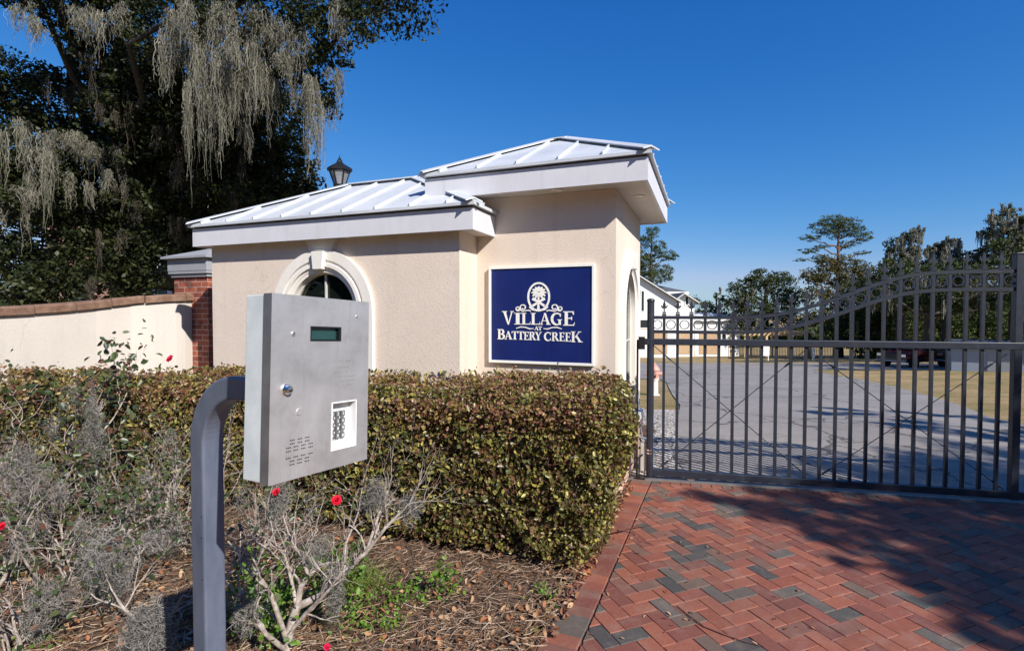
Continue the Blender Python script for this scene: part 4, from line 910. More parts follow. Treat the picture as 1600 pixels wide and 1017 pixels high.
# ------------------------------------------------------------------ hedge and planting
def build_hedge():
    # centre line, from the end by the drive to the left edge
    K = [bl(-0.42, -0.93)[:2], bl(-1.5, -1.0)[:2], bl(-3.2, -1.13)[:2], np.array([-3.6, 5.05]), np.array([-4.7, 4.85]), np.array([-6.4, 4.4])]
    d = np.r_[0, np.cumsum([np.linalg.norm(K[i + 1] - K[i]) for i in range(len(K) - 1)])]; Ltot = d[-1]
    hw, ht = 0.6, 1.2
    root = empty('hedge', (*bl(-2, -1.13)[:2], 0), 0, 'long clipped hedge with bronze green leaves in front of the gatehouse', 'hedge'); off = np.array([*bl(-2, -1.13)[:2], 0])
    def frame(l):
        x = np.interp(l, d, [k[0] for k in K]); y = np.interp(l, d, [k[1] for k in K])
        x2 = np.interp(l + 0.02, d, [k[0] for k in K]); y2 = np.interp(l + 0.02, d, [k[1] for k in K]); x1 = np.interp(l - 0.02, d, [k[0] for k in K]); y1 = np.interp(l - 0.02, d, [k[1] for k in K])
        t = unit(np.column_stack([x2 - x1, y2 - y1])); n = np.column_stack([t[:, 1], -t[:, 0]])       # n: back, t: to the left
        return np.column_stack([x, y]), t, n
    def HW(l): return np.interp(l, [0, 1.3, 2.6], [0.83, 0.75, 0.58])
    def bumps(a, b): return 0.05 * np.sin(a * 4.3 + b * 3) * np.cos(b * 4.1 + a * 1.7) + 0.035 * np.sin(a * 10 + 2 * b) * np.sin(b * 9) + 0.03 * np.sin(a * 2.1 + 1)
    def rnd(z): return 0.24 * np.clip((z / ht - 0.72) / 0.28, 0, 1) ** 2.2
    parts = {'f': [], 't': []}
    def surf(n, which):
        # density falls with distance: more leaves near the drive end
        l = Ltot * rng.beta(0.85, 1.25, n)
        P, t, nb = frame(l)
        inset = np.minimum(rng.exponential(0.062, n), 0.32) - 0.05 * (rng.uniform(0, 1, n) < 0.05)
        if which == 'front':
            z = 0.1 + (ht - 0.1) * rng.uniform(0, 1, n) ** 0.9; o = -HW(l) + inset + bumps(l, z) + 0.05 * (1 - z / ht) ** 2 + rnd(z) + 0.26 * np.exp(-(l / 0.2) ** 2)
            p = np.column_stack([P + nb * o[:, None], z]); N = np.column_stack([-nb, np.full(n, 0.25)])
        elif which == 'top':
            o = rng.uniform(-1, 1, n) * HW(l); z = ht - inset * 0.8 + bumps(l, o) - 0.16 * np.abs(o / HW(l)) ** 5 + np.where(rng.uniform(0, 1, n) < 0.06, rng.uniform(0, 0.07, n), 0)
            p = np.column_stack([P + nb * o[:, None], z]); N = np.column_stack([-nb * 0.2, np.full(n, 1.0)])
        elif which == 'end':
            z = 0.08 + (ht - 0.08) * rng.uniform(0, 1, n); o = rng.uniform(-0.78, 0.78, n); e = 0.2 * np.abs(o / 0.78) ** 4 + rnd(z) * 0.6
            l2 = inset - 0.02 + bumps(o, z) + e; P2, t2, nb2 = frame(np.zeros(n)); 
            p = np.column_stack([P2 + t2 * (l2 - 0.72 + 0.3 * (1 - z / ht))[:, None] + nb2 * o[:, None], z]); N = np.column_stack([-t2, np.full(n, 0.3)])
        else:
            o = HW(l) - inset; z = 0.3 + (ht - 0.3) * rng.uniform(0, 1, n); p = np.column_stack([P + nb * o[:, None], z]); N = np.column_stack([nb, np.full(n, 0.2)])
        return p, N, l
    # the end cap reaches 0.5 m past the first knot, so extend the line there
    K0 = K[0]; tdir = unit((K[1] - K[0])[None])[0]; K[0] = K0 - tdir * 0.55
    d = np.r_[0, np.cumsum([np.linalg.norm(K[i + 1] - K[i]) for i in range(len(K) - 1)])]; Ltot = d[-1]
    def put(which, n, size, key, gaps=True):
        p, N, l = surf(n, which)
        if which == 'end': p[:, :2] += tdir * 0.5
        if gaps:                                                    # irregular bare pockets
            g = np.sin(p[:, 0] * 9.0 + p[:, 2] * 7) * np.sin(p[:, 1] * 8 - p[:, 2] * 11) + 0.5 * np.sin(p[:, 0] * 23 + p[:, 1] * 5) * np.sin(p[:, 2] * 21)
            keep = (rng.uniform(0, 1, n) > 0.82 * (g > 0.3)); p, N = p[keep], N[keep]
        parts[key].append(leaves(p - off, size, N, 0.75, 0.62, 0.22, six=True))
    put('front', 54000, 0.034, 'f'); put('front', 12000, 0.045, 'f'); put('end', 15000, 0.033, 'f'); put('back', 9000, 0.05, 'f', False)
    put('top', 36000, 0.032, 't')
    l = rng.uniform(0.3, Ltot, 16000); P, t, nb = frame(l); o = rng.uniform(-0.75, 0.75, 16000) * HW(l); z = rng.uniform(0.15, ht - 0.12, 16000)
    parts['f'].append(leaves(np.column_stack([P + nb * o[:, None], z]) - off, 0.06, None, 0, 0.7, 0.2, six=True))
    p, N, l = surf(9000, 'front'); p[:, 2] = ht - 0.06 - np.abs(rng.normal(0, 0.12, len(p))); parts['t'].append(leaves(p - off, 0.034, N, 0.6, 0.6, 0.22, six=True))
    v, q = merge(parts['f']); np_mesh('foliage', v, q, 'hedge_leaf', root)
    v, q = merge(parts['t']); o = np_mesh('top_growth', v, q, 'hedge_top_leaf', root); o['label'] = 'bronze tinted new growth along the hedge top'
    tw = []; tips = []
    for l in np.arange(0.15, Ltot, 0.16):
        P, t, nb = frame(np.array([l])); 
        for o in (-0.3, 0.0, 0.3):
            s = np.array([*(P[0] + nb[0] * (o + rng.normal(0, 0.08)) + t[0] * rng.normal(0, 0.05)), 0.0]) - off
            branch_tree(s, (rng.normal(0, 0.25), rng.normal(0, 0.25), 1), 0.5, 0.009, 2, tw, tips, 0.7, 4, (2, 3), 0.75)
    for _ in range(1500):                                            # fine bare twigs among the leaves
        p, N, l = surf(1, 'front'); s = p[0] - off; dd = unit(rng.normal(size=3) + N[0] * 0.6)
        tw.append((np.array([s - dd * 0.06, s + rng.normal(0, 0.01, 3), s + dd * 0.07]), np.array([0.0022, 0.0018, 0.001])))
    v, q = np_tubes(tw, 4); np_mesh('twigs', v, q, 'stem_brown', root)

def rose_flower(name, p, size, mat, par, label=None):
    V = []; 
    for ring, (n, r, tilt) in enumerate(((5, 0.25, 0.2), (7, 0.55, 0.6), (9, 0.9, 1.0))):
        for k in range(n):
            a = 2 * math.pi * (k + 0.3 * ring) / n + rng.normal(0, 0.15); d = np.array([math.cos(a), math.sin(a), 0]); t = np.array([-math.sin(a), math.cos(a), 0])
            b = np.array([0, 0, -0.3]); m = d * r * 0.75 + np.array([0, 0, 0.1 - 0.15 * ring]); tp = d * r + np.array([0, 0, 0.45 - 0.3 * tilt])
            V += [b, m - t * 0.42 * (0.5 + r), tp - t * 0.18, tp + t * 0.18, m + t * 0.42 * (0.5 + r)]
    V = np.array(V); tilt = Matrix.Rotation(rng.uniform(0.5, 1.1), 3, Vector(unit(np.array([1.0, 0.3 * rng.normal(), 0]))))
    V = V @ np.array(tilt).T * size + np.asarray(p)
    n = len(V) // 5; i = np.arange(n)[:, None] * 5
    Q = np.concatenate([i + np.array([[0, 1, 2, 2]]) * 0 + np.array([[0, 1, 2, 3]]), i + np.array([[0, 3, 4, 4]])[:, :4] * 0 + np.array([[0, 3, 4, 4]])], 0)
    mb = MB(); 
    for k in range(n): mb.add(V[k * 5:k * 5 + 5], [(0, 1, 2), (0, 2, 3), (0, 3, 4)])
    o = mb.build(name, mat, par, fixn=False)
    return o
def curly(p, r, n, ln=0.16, w=0.0022):
    """tangled grey moss: curling short strands inside an ellipsoid"""
    m0 = max(6, n // 45); cc, _ = ell_points(p, np.asarray(r) * 0.8, m0, 0.0); c = cc[rng.integers(0, m0, n)] + rng.normal(0, 0.34, (n, 3)) * np.asarray(r); seg = 9; d = unit(rng.normal(size=(n, 1, 3))); ax = unit(rng.normal(size=(n, 1, 3)))
    k = np.linspace(-0.5, 0.5, seg)[None, :, None]; ph = rng.uniform(2.0, 7.0, (n, 1, 1)); e2 = unit(np.cross(d, ax)); rad = ln * 0.22 * rng.uniform(0.4, 1.3, (n, 1, 1))
    X = c[:, None] + d * k * ln * rng.uniform(0.5, 1.3, (n, 1, 1)) + (e2 * np.cos(k * ph * 2) + np.cross(d, e2) * np.sin(k * ph * 2)) * rad; X[:, :, 2] -= 0.15 * ln * np.abs(k[:, :, 0])
    return ribbons(X, np.full((n, seg), w) * rng.uniform(0.6, 1.3, (n, 1)))
def build_bushes():
    def bush(name, label, base, stems, leafn, leafsize, rad, depth=3, mossn=0, flowers=(), kids=(2, 3), spread=0.5, bark='rose_bark', length=0.45, wood=None):
        base = np.array(base, float); root = empty(name, base, 0, label, 'shrub'); out = []; tips = []
        for (dx, dy, dz, L, r) in stems:
            branch_tree((rng.normal(0, 0.02), rng.normal(0, 0.02), -0.02), (dx, dy, dz), L, r, depth, out, tips, spread, 5, kids, 0.68, 0.02, 0.16)
        v, q = np_tubes(out, 6); np_mesh('branches', v, q, bark, root, smooth=True)
        end = [t for t in tips if t[2] <= 1]
        if leafn:
            idx = rng.integers(0, len(end), leafn); P = np.array([end[i][0] for i in idx]) + rng.normal(0, rad, (leafn, 3)); P[:, 2] = np.maximum(P[:, 2], 0.03)
            v, q = leaves(P, leafsize, np.array([0.1, -0.3, 0.6]), 0.6, 0.6, 0.2, six=True); np_mesh('leaves', v, q, 'rose_leaf', root)
        if mossn:
            allp = [t[0] for t in tips if t[2] <= 2]; prts = []
            for _ in range(mossn):
                p = allp[rng.integers(0, len(allp))] + rng.normal(0, 0.03, 3); p[2] = max(p[2], 0.05); prts.append(curly(p, np.array([0.045, 0.045, 0.09]) * rng.uniform(0.6, 1.5), 48, 0.09, 0.0018))
            v, q = merge(prts); np_mesh('moss', v, q, 'grey_moss', root)['kind'] = 'stuff'
        for p, s, m in flowers: rose_flower('flower', np.array(p) - base, s, m, root)
        return root
    # pruned rose in the middle, next to the call box post
    b = np.array([-1.16, 2.66, 0.0]); root = empty('rose_bush', b, 0, 'bare pruned rose bush with pale grey branches below the call box', 'shrub')
    def wp(px, py, Y): return at(px, py, Y) - b
    mains = [([wp(446, 1020, 2.62), wp(452, 985, 2.63), wp(464, 948, 2.65)], [0.026, 0.024, 0.023]),
             ([wp(464, 948, 2.65), wp(500, 930, 2.68), wp(538, 893, 2.7), wp(572, 862, 2.74), wp(604, 822, 2.78), wp(640, 786, 2.82), wp(652, 760, 2.82)], [0.02, 0.018, 0.015, 0.012, 0.009, 0.006, 0.004]),
             ([wp(464, 948, 2.65), wp(470, 915, 2.7), wp(482, 900, 2.72), wp(496, 888, 2.74)], [0.018, 0.016, 0.014, 0.013]),
             ([wp(482, 900, 2.72), wp(472, 872, 2.76), wp(455, 845, 2.8), wp(445, 815, 2.84), wp(436, 780, 2.86)], [0.011, 0.009, 0.007, 0.005, 0.003]),
             ([wp(450, 990, 2.63), wp(478, 958, 2.6), wp(500, 935, 2.58), wp(520, 915, 2.56)], [0.013, 0.011, 0.009, 0.008]),
             ([wp(448, 1000, 2.62), wp(436, 965, 2.58), wp(424, 930, 2.56), wp(408, 905, 2.56)], [0.015, 0.013, 0.012, 0.011]),
             ([wp(446, 1015, 2.6), wp(415, 990, 2.5), wp(395, 962, 2.48), wp(378, 938, 2.46), wp(372, 905, 2.46)], [0.014, 0.012, 0.011, 0.008, 0.005]),
             ([wp(464, 948, 2.65), wp(455, 905, 2.7), wp(446, 870, 2.72), wp(430, 848, 2.74), wp(420, 800, 2.74)], [0.012, 0.009, 0.007, 0.005, 0.003]),
             ([wp(572, 862, 2.74), wp(590, 810, 2.8), wp(604, 772, 2.84), wp(612, 745, 2.86)], [0.009, 0.007, 0.005, 0.003]),
             ([wp(538, 893, 2.7), wp(540, 850, 2.78), wp(560, 800, 2.82), wp(566, 760, 2.86)], [0.009, 0.007, 0.005, 0.003])]
    out = list(mains); tips = []
    for pts, rd in mains[1:]:
        for j in range(1, len(pts)):
            for _ in range(3 if rd[j] < 0.013 else 1):
                dd = unit(np.array(pts[j]) - np.array(pts[j - 1])) + rng.normal(0, 0.45, 3) + np.array([0, 0, 0.35])
                branch_tree(pts[j] + rng.normal(0, 0.002, 3), dd, rng.uniform(0.12, 0.24), rd[j] * 0.5, 2, out, tips, 0.5, 4, (1, 3), 0.75, 0.03, 0.2)
    v, q = np_tubes(out, 7); np_mesh('branches', v, q, 'rose_bark', root, smooth=True)
    P = np.array([tips[i][0] for i in rng.integers(0, len(tips), 160)]) + rng.normal(0, 0.04, (160, 3)); v, q = leaves(P, 0.034, np.array([0, -0.3, 0.6]), 0.6, 0.6, 0.2, six=True); np_mesh('leaves', v, q, 'rose_leaf', root)
    prts = [curly(wp(px, py, Y), np.array([rx, rx, rz]), n, 0.09, 0.002) for px, py, Y, rx, rz, n in ((522, 930, 2.68, 0.04, 0.12, 420), (440, 770, 2.86, 0.05, 0.09, 300), (425, 800, 2.82, 0.05, 0.1, 260), (585, 770, 2.84, 0.09, 0.1, 260), (640, 790, 2.84, 0.06, 0.08, 160), (385, 960, 2.46, 0.04, 0.1, 240), (500, 860, 2.78, 0.07, 0.07, 200))]
    v, q = merge(prts); np_mesh('moss', v, q, 'grey_moss', root)['kind'] = 'stuff'
    rose_flower('flower', wp(526, 781, 2.7), 0.029, 'petal_red', root); rose_flower('flower', wp(431, 768, 2.8), 0.025, 'petal_red', root)
    fl = rose_flower('flower', wp(511, 1010, 2.5), 0.018, 'petal_pink', root)
    # tall leafy rose at the left
    b2 = np.array([-3.72, 4.0, 0.0])
    r2 = bush('rose_bush', 'tall leafy rose bush rising above the hedge before the white garden wall', b2, [(-0.02, 0, 1, 0.9, 0.022), (0.25, 0.0, 1, 0.85, 0.02), (-0.3, 0.05, 1, 0.8, 0.018), (0.45, -0.1, 0.9, 0.75, 0.016), (-0.5, -0.1, 0.8, 0.75, 0.016)], 760, 0.058, 0.06, 3, 7, [(at(265, 560, 4.15), 0.034, 'petal_pink')], (2, 3), 0.42)
    bush('rose_bush', 'grey stubby rose bush with moss tufts behind the curved post', (-2.62, 3.75, 0), [(0.1, 0, 1, 0.5, 0.026), (-0.35, 0, 0.9, 0.45, 0.018), (0.5, 0.1, 0.8, 0.42, 0.015)], 180, 0.04, 0.06, 4, 9, (), (2, 3), 0.6)
    bush('rose_bush', 'twiggy rose bush tangled with grey moss at the left edge', (-3.2, 3.1, 0), [(-0.1, 0, 1, 0.45, 0.018), (0.3, -0.1, 0.9, 0.42, 0.016), (-0.4, 0, 0.8, 0.4, 0.014)], 220, 0.045, 0.07, 4, 16, [(at(2, 822, 2.9), 0.026, 'petal_red')], (2, 3), 0.6)
    bush('rose_bush', 'low leggy rose bush with arching grey stems beside the post foot', (-1.95, 2.75, 0), [(0.2, 0.1, 1, 0.34, 0.014), (-0.5, 0, 0.8, 0.34, 0.013), (0.5, -0.1, 0.5, 0.3, 0.011)], 90, 0.04, 0.06, 4, 6, (), (2, 3), 0.65)
    bush('rose_bush', 'sparse rose bush with brown shoots low in front of the hedge', (-2.45, 3.2, 0), [(0.1, 0, 1, 0.4, 0.013), (-0.3, 0, 0.9, 0.4, 0.012), (0.5, 0.1, 0.8, 0.35, 0.011)], 220, 0.04, 0.06, 4, 6, (), (2, 3), 0.65)
    for bx, by, hgt, ns, lf, lab in ((-3.95, 3.5, 0.75, 9, 160, 'dense twiggy brush shrub at the far left edge of the bed'), (-3.35, 3.75, 0.8, 9, 200, 'twiggy brown brush shrub just right of the tall leafy rose'), (-2.9, 3.3, 0.62, 8, 140, 'thin grey brush shrub in the middle of the left bed'),
                             (-2.35, 3.75, 0.7, 8, 200, 'twiggy brush shrub close to the hedge left of the post'), (-3.3, 2.75, 0.5, 8, 90, 'low grey brush shrub near the lower left corner'), (-2.55, 2.6, 0.45, 7, 80, 'low brittle brush shrub in front of the largest moss tangle'),
                             (-1.75, 3.35, 0.55, 7, 120, 'twiggy brush shrub behind the post under the call box'), (-4.35, 4.15, 0.85, 8, 160, 'tall brush shrub against the hedge at the left frame edge'), (-2.75, 4.05, 0.8, 8, 160, 'reddish stemmed brush shrub pressed into the hedge')):
        st = [(rng.normal(0, 0.4), rng.normal(0, 0.35), 1, hgt * rng.uniform(0.55, 0.9), rng.uniform(0.005, 0.011)) for _ in range(ns)]
        bush('brush_shrub', lab, (bx, by, 0), st, int(lf * 1.5), 0.036, 0.05, 3, 2, (), (2, 4), 0.6, 'rose_bark' if rng.uniform() < 0.6 else 'stem_brown')
    # clumps of fallen or hanging grey moss, each one a thing
    for px, py, Y, rx, rz, n, lab in ((145, 665, 3.75, 0.08, 0.25, 900, 'tall pointed tuft of grey moss hanging before the hedge'), (165, 875, 2.9, 0.15, 0.2, 800, 'largest grey moss tangle lying on the mulch left of the post'),
                                      (35, 745, 3.3, 0.14, 0.2, 520, 'wide grey moss tangle caught in the leftmost rose bush'), (235, 985, 2.35, 0.12, 0.13, 750, 'round grey moss tuft on the ground nearest the post foot'), (72, 950, 2.65, 0.08, 0.12, 420, 'small grey moss tuft on the mulch near the lower left corner')):
        c = at(px, py, Y); c[2] = max(c[2], rz * 0.85)
        v, q = curly((0, 0, 0), np.array([rx, rx * 0.8, rz]), n, 0.1, 0.0022)
        if rz > 0.24: k = np.clip((v[:, 2] / rz + 1) / 2, 0, 1); v[:, :2] *= (1.15 - 0.85 * k)[:, None]
        o = np_mesh('moss_tuft', v, q, 'grey_moss'); o.location = c; tag(o, lab, 'moss tuft', 'grey moss tufts in the planting bed')

def build_litter():
    # pine straw
    def bed(n, near):
        Y = 1.1 + (4.9 - 1.1) * rng.beta(1.0, near, n); xl = -1.15 * Y - 0.4; xr = 0.351 + (Y - 2.676) * 0.4164 - 0.2; X = xl + (xr - xl) * rng.uniform(0, 1, n); return X, Y
    n = 26000; X, Y = bed(n, 1.3); ang = rng.uniform(0, np.pi, n); L = rng.uniform(0.05, 0.15, n); k = np.linspace(-0.5, 0.5, 5)
    cv = rng.normal(0, 0.12, n); P = np.zeros((n, 5, 3)); dx, dy = np.cos(ang), np.sin(ang)
    P[:, :, 0] = X[:, None] + dx[:, None] * L[:, None] * k - dy[:, None] * (cv * L)[:, None] * (4 * k ** 2); P[:, :, 1] = Y[:, None] + dy[:, None] * L[:, None] * k + dx[:, None] * (cv * L)[:, None] * (4 * k ** 2)
    P[:, :, 2] = 0.03 + rng.uniform(-0.005, 0.035, n)[:, None] + rng.normal(0, 0.14, n)[:, None] * L[:, None] * k
    v, q = ribbons(P, np.full((n, 5), 0.0028) * rng.uniform(0.6, 1.5, (n, 1))); o = np_mesh('pine_straw', v, q, 'straw'); tag(o, 'dry brown pine straw scattered over the planting bed', kind='stuff')
    n = 2600; X, Y = bed(n, 1.2); ps = [leaves(np.column_stack([X, Y, 0.035 + rng.uniform(0, 0.03, n)]), 0.045, np.array([0, 0, 1.0]), 1.1, 0.5, 0.35, six=True)]
    n = 420; Y = rng.uniform(2.4, 5.2, n); X = 0.351 + (Y - 2.676) * 0.4164 - 0.14 - rng.exponential(0.14, n); ps.append(leaves(np.column_stack([X, Y, 0.02 + rng.uniform(0, 0.02, n)]), 0.045, np.array([0, 0, 1.0]), 1.3, 0.5, 0.35, six=True))
    n = 110; Y = rng.uniform(2.3, 5.2, n); X = 0.351 + (Y - 2.676) * 0.4164 + rng.uniform(0, 1.9, n) ** 1.7; ps.append(leaves(np.column_stack([X, Y, np.full(n, 0.008)]), 0.03, np.array([0, 0, 1.0]), 2.0, 0.4, 0.2, six=True))
    v, q = merge(ps); o = np_mesh('fallen_leaves', v, q, 'dead_leaf'); tag(o, 'orange brown fallen leaves littering bed and drive edge', kind='stuff')
    # bright weeds
    ps = []
    for px, py, r, n in ((480, 930, 0.14, 260), (545, 945, 0.1, 170), (500, 880, 0.07, 150), (420, 940, 0.12, 260), (610, 928, 0.1, 150), (650, 918, 0.08, 100), (700, 925, 0.05, 60), (610, 975, 0.05, 60), (60, 1000, 0.06, 50), (150, 860, 0.08, 80), (15, 890, 0.1, 160), (135, 800, 0.09, 130), (850, 925, 0.05, 40), (565, 970, 0.06, 80)):
        d = ray(px, py); c = EYE + d * (-(H - 0.06) / d[2]); P = c + rng.normal(0, 1, (n, 3)) * np.array([r, r, 0.035]) ; P[:, 2] = np.abs(P[:, 2] - 0.06) + 0.04; ps.append(leaves(P, 0.024, np.array([0, -0.1, 1.0]), 1.0, 0.75, 0.2, six=True))
    for px, py, Y, r, n in ((402, 950, 2.75, 0.08, 190), (385, 905, 2.85, 0.07, 140), (470, 905, 2.8, 0.08, 150), (430, 985, 2.6, 0.06, 90), (545, 880, 2.95, 0.07, 160), (690, 900, 3.1, 0.04, 60)):
        P = at(px, py, Y) + rng.normal(0, 1, (n, 3)) * np.array([r, r, r * 1.1]); P[:, 2] = np.maximum(P[:, 2], 0.05); ps.append(leaves(P, 0.03, np.array([0, -0.2, 1.0]), 0.9, 0.7, 0.2, six=True))
    v, q = merge(ps); o = np_mesh('weeds', v, q, 'weed_leaf'); tag(o, 'bright green chickweed patches in the mulch', kind='stuff')
    d = ray(560, 925); c = EYE + d * (-H / d[2]); n = 420; base = c + np.column_stack([rng.normal(0, 0.07, n), rng.normal(0, 0.05, n), np.zeros(n)]); dr = rng.normal(0, 0.5, (n, 2)); L = rng.uniform(0.1, 0.24, n); k = np.linspace(0, 1, 6)
    P = np.zeros((n, 6, 3)); P[:, :, :2] = base[:, None, :2] + dr[:, None] * L[:, None, None] * (k ** 1.6)[None, :, None]; P[:, :, 2] = L[:, None] * (k - 0.35 * k ** 2.5)[None] + 0.01
    v, q = ribbons(P, 0.0045 * (1 - 0.9 * k)[None] * np.ones((n, 1))); o = np_mesh('grass_tuft', v, q, 'grass_blade'); tag(o, 'single tuft of fine green grass below the hedge', 'grass tuft')
    # a thin fallen twig lying on the pavers
    pts = [np.array([*( (EYE + ray(px, py) * (-(H - 0.008) / ray(px, py)[2]))[:2]), 0.008]) for px, py in ((1058, 946), (1078, 962), (1100, 978), (1130, 990), (1160, 1000), (1188, 1008))]
    mb = MB(); mb.tube(pts, [0.003, 0.004, 0.004, 0.004, 0.003, 0.002], 6); tag(mb.build('twig', 'stem_brown'), 'thin dark twig lying on the brick drive', 'twig')

# ------------------------------------------------------------------ trees
def crown_mesh(root, clumps, dens, size, mat, base, shell=0.2, name='crown', aspect=0.5, upbias=0.3, sub=13, rs=0.34, loose=0.3):
    ps = []
    for c, r in clumps:
        r = np.asarray(r, float) * np.ones(3); vol = r[0] * r[2] * 4
        m = max(5, int(sub * max(1, vol) ** 0.5)); n = int(dens * vol)
        for cc, rr in sub_clumps(c, r, m, r * rs):
            p, d = ell_points(cc, rr * np.array([1, 1, 0.75]), max(5, int(n * (1 - loose) / m)), shell); ps.append(p)
        p, d = ell_points(c, r * 1.12, max(4, int(n * loose)), 0.0); ps.append(p)
    P = np.concatenate(ps) - np.asarray(base)
    v, q = leaves(P, size, np.array([0, 0, 1.0]), upbias, aspect, 0.2); return np_mesh(name, v, q, mat, root)
def trunk_mesh(root, base, pts, rads, limbs, bark='bark'):
    lst = [(np.array(pts) - base, np.array(rads))]
    for p0, p1, r in limbs:
        p0 = np.array(p0) - base; p1 = np.array(p1) - base; k = np.linspace(0, 1, 7)[:, None]; m = p0 + (p1 - p0) * k; m[1:-1] += rng.normal(0, 0.04 * np.linalg.norm(p1 - p0), (5, 3)); m[:, 2] += np.sin(k[:, 0] * np.pi) * 0.06 * np.linalg.norm(p1 - p0)
        lst.append((m, r * (1 - 0.75 * k[:, 0])))
    v, q = np_tubes(lst, 9); np_mesh('trunk', v, q, bark, root, smooth=True)
def px_clumps(lst):
    out = []
    for px, py, rp, Y, *k in lst:
        r = rp * Y / F; out.append((at(px, py, Y), (r * (k[0] if k else 1.0), r * (k[0] if k else 1.0), r * (k[1] if len(k) > 1 else 0.8))))
    return out
def build_oaks():
    # --- big mossy oak that fills the upper left
    Y0 = 14.0; base = np.array([-10.6, 14.0, terr(14) - 0.1])
    root = empty('live_oak', base, 0, 'big live oak draped in spanish moss overhanging the upper left', 'tree')
    front = px_clumps([(300, 10, 60, 9.6), (370, 40, 60, 9.4), (440, 20, 60, 9.3), (500, 40, 55, 9.4), (548, 30, 44, 9.6), (580, 2, 34, 9.8, 1.0, 0.6), (470, 95, 48, 9.8), (520, 90, 32, 9.7), (492, 140, 36, 10.0), (512, 170, 22, 10.0), (250, 60, 55, 10.4), (340, 90, 50, 10.6), (410, 110, 50, 10.6), (180, 5, 40, 10.5, 1.2, .6), (70, 5, 40, 10.5, 1.3, .5)])
    high = [((-5.0 + i * 1.1, 9.5 + (i % 3) * 0.8, 8.7 + (i % 2) * 0.8), (1.3, 1.2, 0.9)) for i in range(-4, 4)] + [((-6.5 + i * 1.3, 11.3 + (i % 2) * 0.7, 9.8 + (i % 3) * 0.6), (1.4, 1.3, 1.0)) for i in range(-4, 4)]  # upper crown out of view, placed to shade the clumps below
    mid = px_clumps([(230, 130, 80, 12.5), (320, 170, 75, 12.8), (400, 190, 70, 12.8), (180, 220, 80, 13.0), (260, 260, 75, 13.2), (350, 280, 75, 13.2), (420, 260, 60, 13.0), (440, 320, 45, 13.2), (395, 360, 50, 13.4), (300, 350, 60, 13.6), (465, 300, 30, 13.2), (480, 290, 26, 13.2), (200, 330, 55, 13.8), (160, 120, 45, 12.6), (220, 120, 48, 11.4), (245, 180, 50, 11.6), (190, 175, 46, 11.4), (160, 70, 36, 11.4), (270, 230, 46, 11.8), (205, 240, 46, 12.0), (300, 290, 44, 12.2), (225, 320, 44, 12.0), (215, 380, 44, 12.2), (240, 425, 40, 12.6), (190, 420, 40, 12.2), (280, 380, 44, 12.8), (330, 340, 44, 12.8), (440, 190, 46, 11.6), (455, 245, 40, 12.0), (430, 290, 44, 12.4), (470, 330, 24, 12.8), (350, 210, 55, 11.6), (290, 160, 55, 11.4), (400, 150, 50, 11.2), (360, 300, 50, 12.0), (120, 60, 30, 11.0), (210, 460, 30, 12.6)])
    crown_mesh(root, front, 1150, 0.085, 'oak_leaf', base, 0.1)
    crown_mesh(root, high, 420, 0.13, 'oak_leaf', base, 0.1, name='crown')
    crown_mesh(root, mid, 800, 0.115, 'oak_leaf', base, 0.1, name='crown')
    limbs = []
    top = base + np.array([0.4, -0.3, 5.2])
    for c, r in front[::2] + high[::2] + mid[::2]: limbs.append((top + rng.normal(0, 0.3, 3), np.array(c), 0.14))
    trunk_mesh(root, base, [base, base + np.array([0.1, 0, 2.2]), base + np.array([0.3, -0.2, 4.2]), top, top + np.array([0.6, -0.6, 2.0])], [0.5, 0.42, 0.36, 0.3, 0.2], limbs)
    ms = []
    for px, py, Y, L, rr, n in ((290, 55, 9.2, 2.0, .35, 150), (268, 30, 9.3, 1.5, .3, 110), (312, 100, 9.2, 2.6, .22, 110), (335, 85, 9.1, 1.7, .3, 140), (352, 110, 9.2, 1.4, .22, 90), (368, 70, 9.0, 1.9, .35, 150), (395, 90, 9.1, 1.6, .26, 110), (340, 150, 9.2, 1.6, .16, 80),
                                (430, 40, 9.0, 1.1, .28, 110), (445, 85, 9.1, 0.9, .22, 80), (470, 60, 9.3, 1.5, .22, 90), (480, 130, 9.6, 1.7, .28, 130), (500, 150, 9.7, 1.7, .2, 110), (465, 130, 9.6, 1.0, .18, 70), (490, 190, 9.8, 1.5, .12, 70), (483, 215, 9.8, 1.2, .07, 44), (300, 130, 9.2, 2.2, .1, 60), (525, 20, 9.2, 0.8, .25, 80), (400, 20, 9.0, 1.3, .4, 150), (350, 20, 9.0, 1.3, .4, 150), (310, 15, 9.0, 1.3, .4, 150),
                                (125, 20, 10.0, 1.5, .25, 90), (60, 25, 9.8, 1.0, .2, 80), (28, 10, 9.8, 0.9, .18, 60), (175, 20, 10, 1.2, .3, 90), (385, 190, 9.9, 1.3, .1, 50), (410, 120, 9.6, 1.4, .2, 80), (520, 110, 9.7, 1.2, .16, 60)):
        ms.append(moss_clump(at(px, py, Y) - base, L, rr, n, 0.011, 13))
    v, q = merge(ms); np_mesh('hanging_moss', v, q, 'moss', root)
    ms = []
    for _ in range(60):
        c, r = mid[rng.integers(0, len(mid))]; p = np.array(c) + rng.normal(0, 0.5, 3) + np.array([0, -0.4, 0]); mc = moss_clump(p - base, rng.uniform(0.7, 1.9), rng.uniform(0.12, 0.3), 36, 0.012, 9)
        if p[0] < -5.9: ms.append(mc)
    v, q = merge(ms); o = np_mesh('hanging_moss', v, q, 'shaded_moss', root); o['label'] = 'moss strands deep inside the crown with shade painted in'
    # --- second oak at the far left edge
    base = np.array([-14.0, 13.2, terr(13) - 0.1]); root = empty('live_oak', base, 0, 'shadowy live oak at the left edge above the garden wall', 'tree')
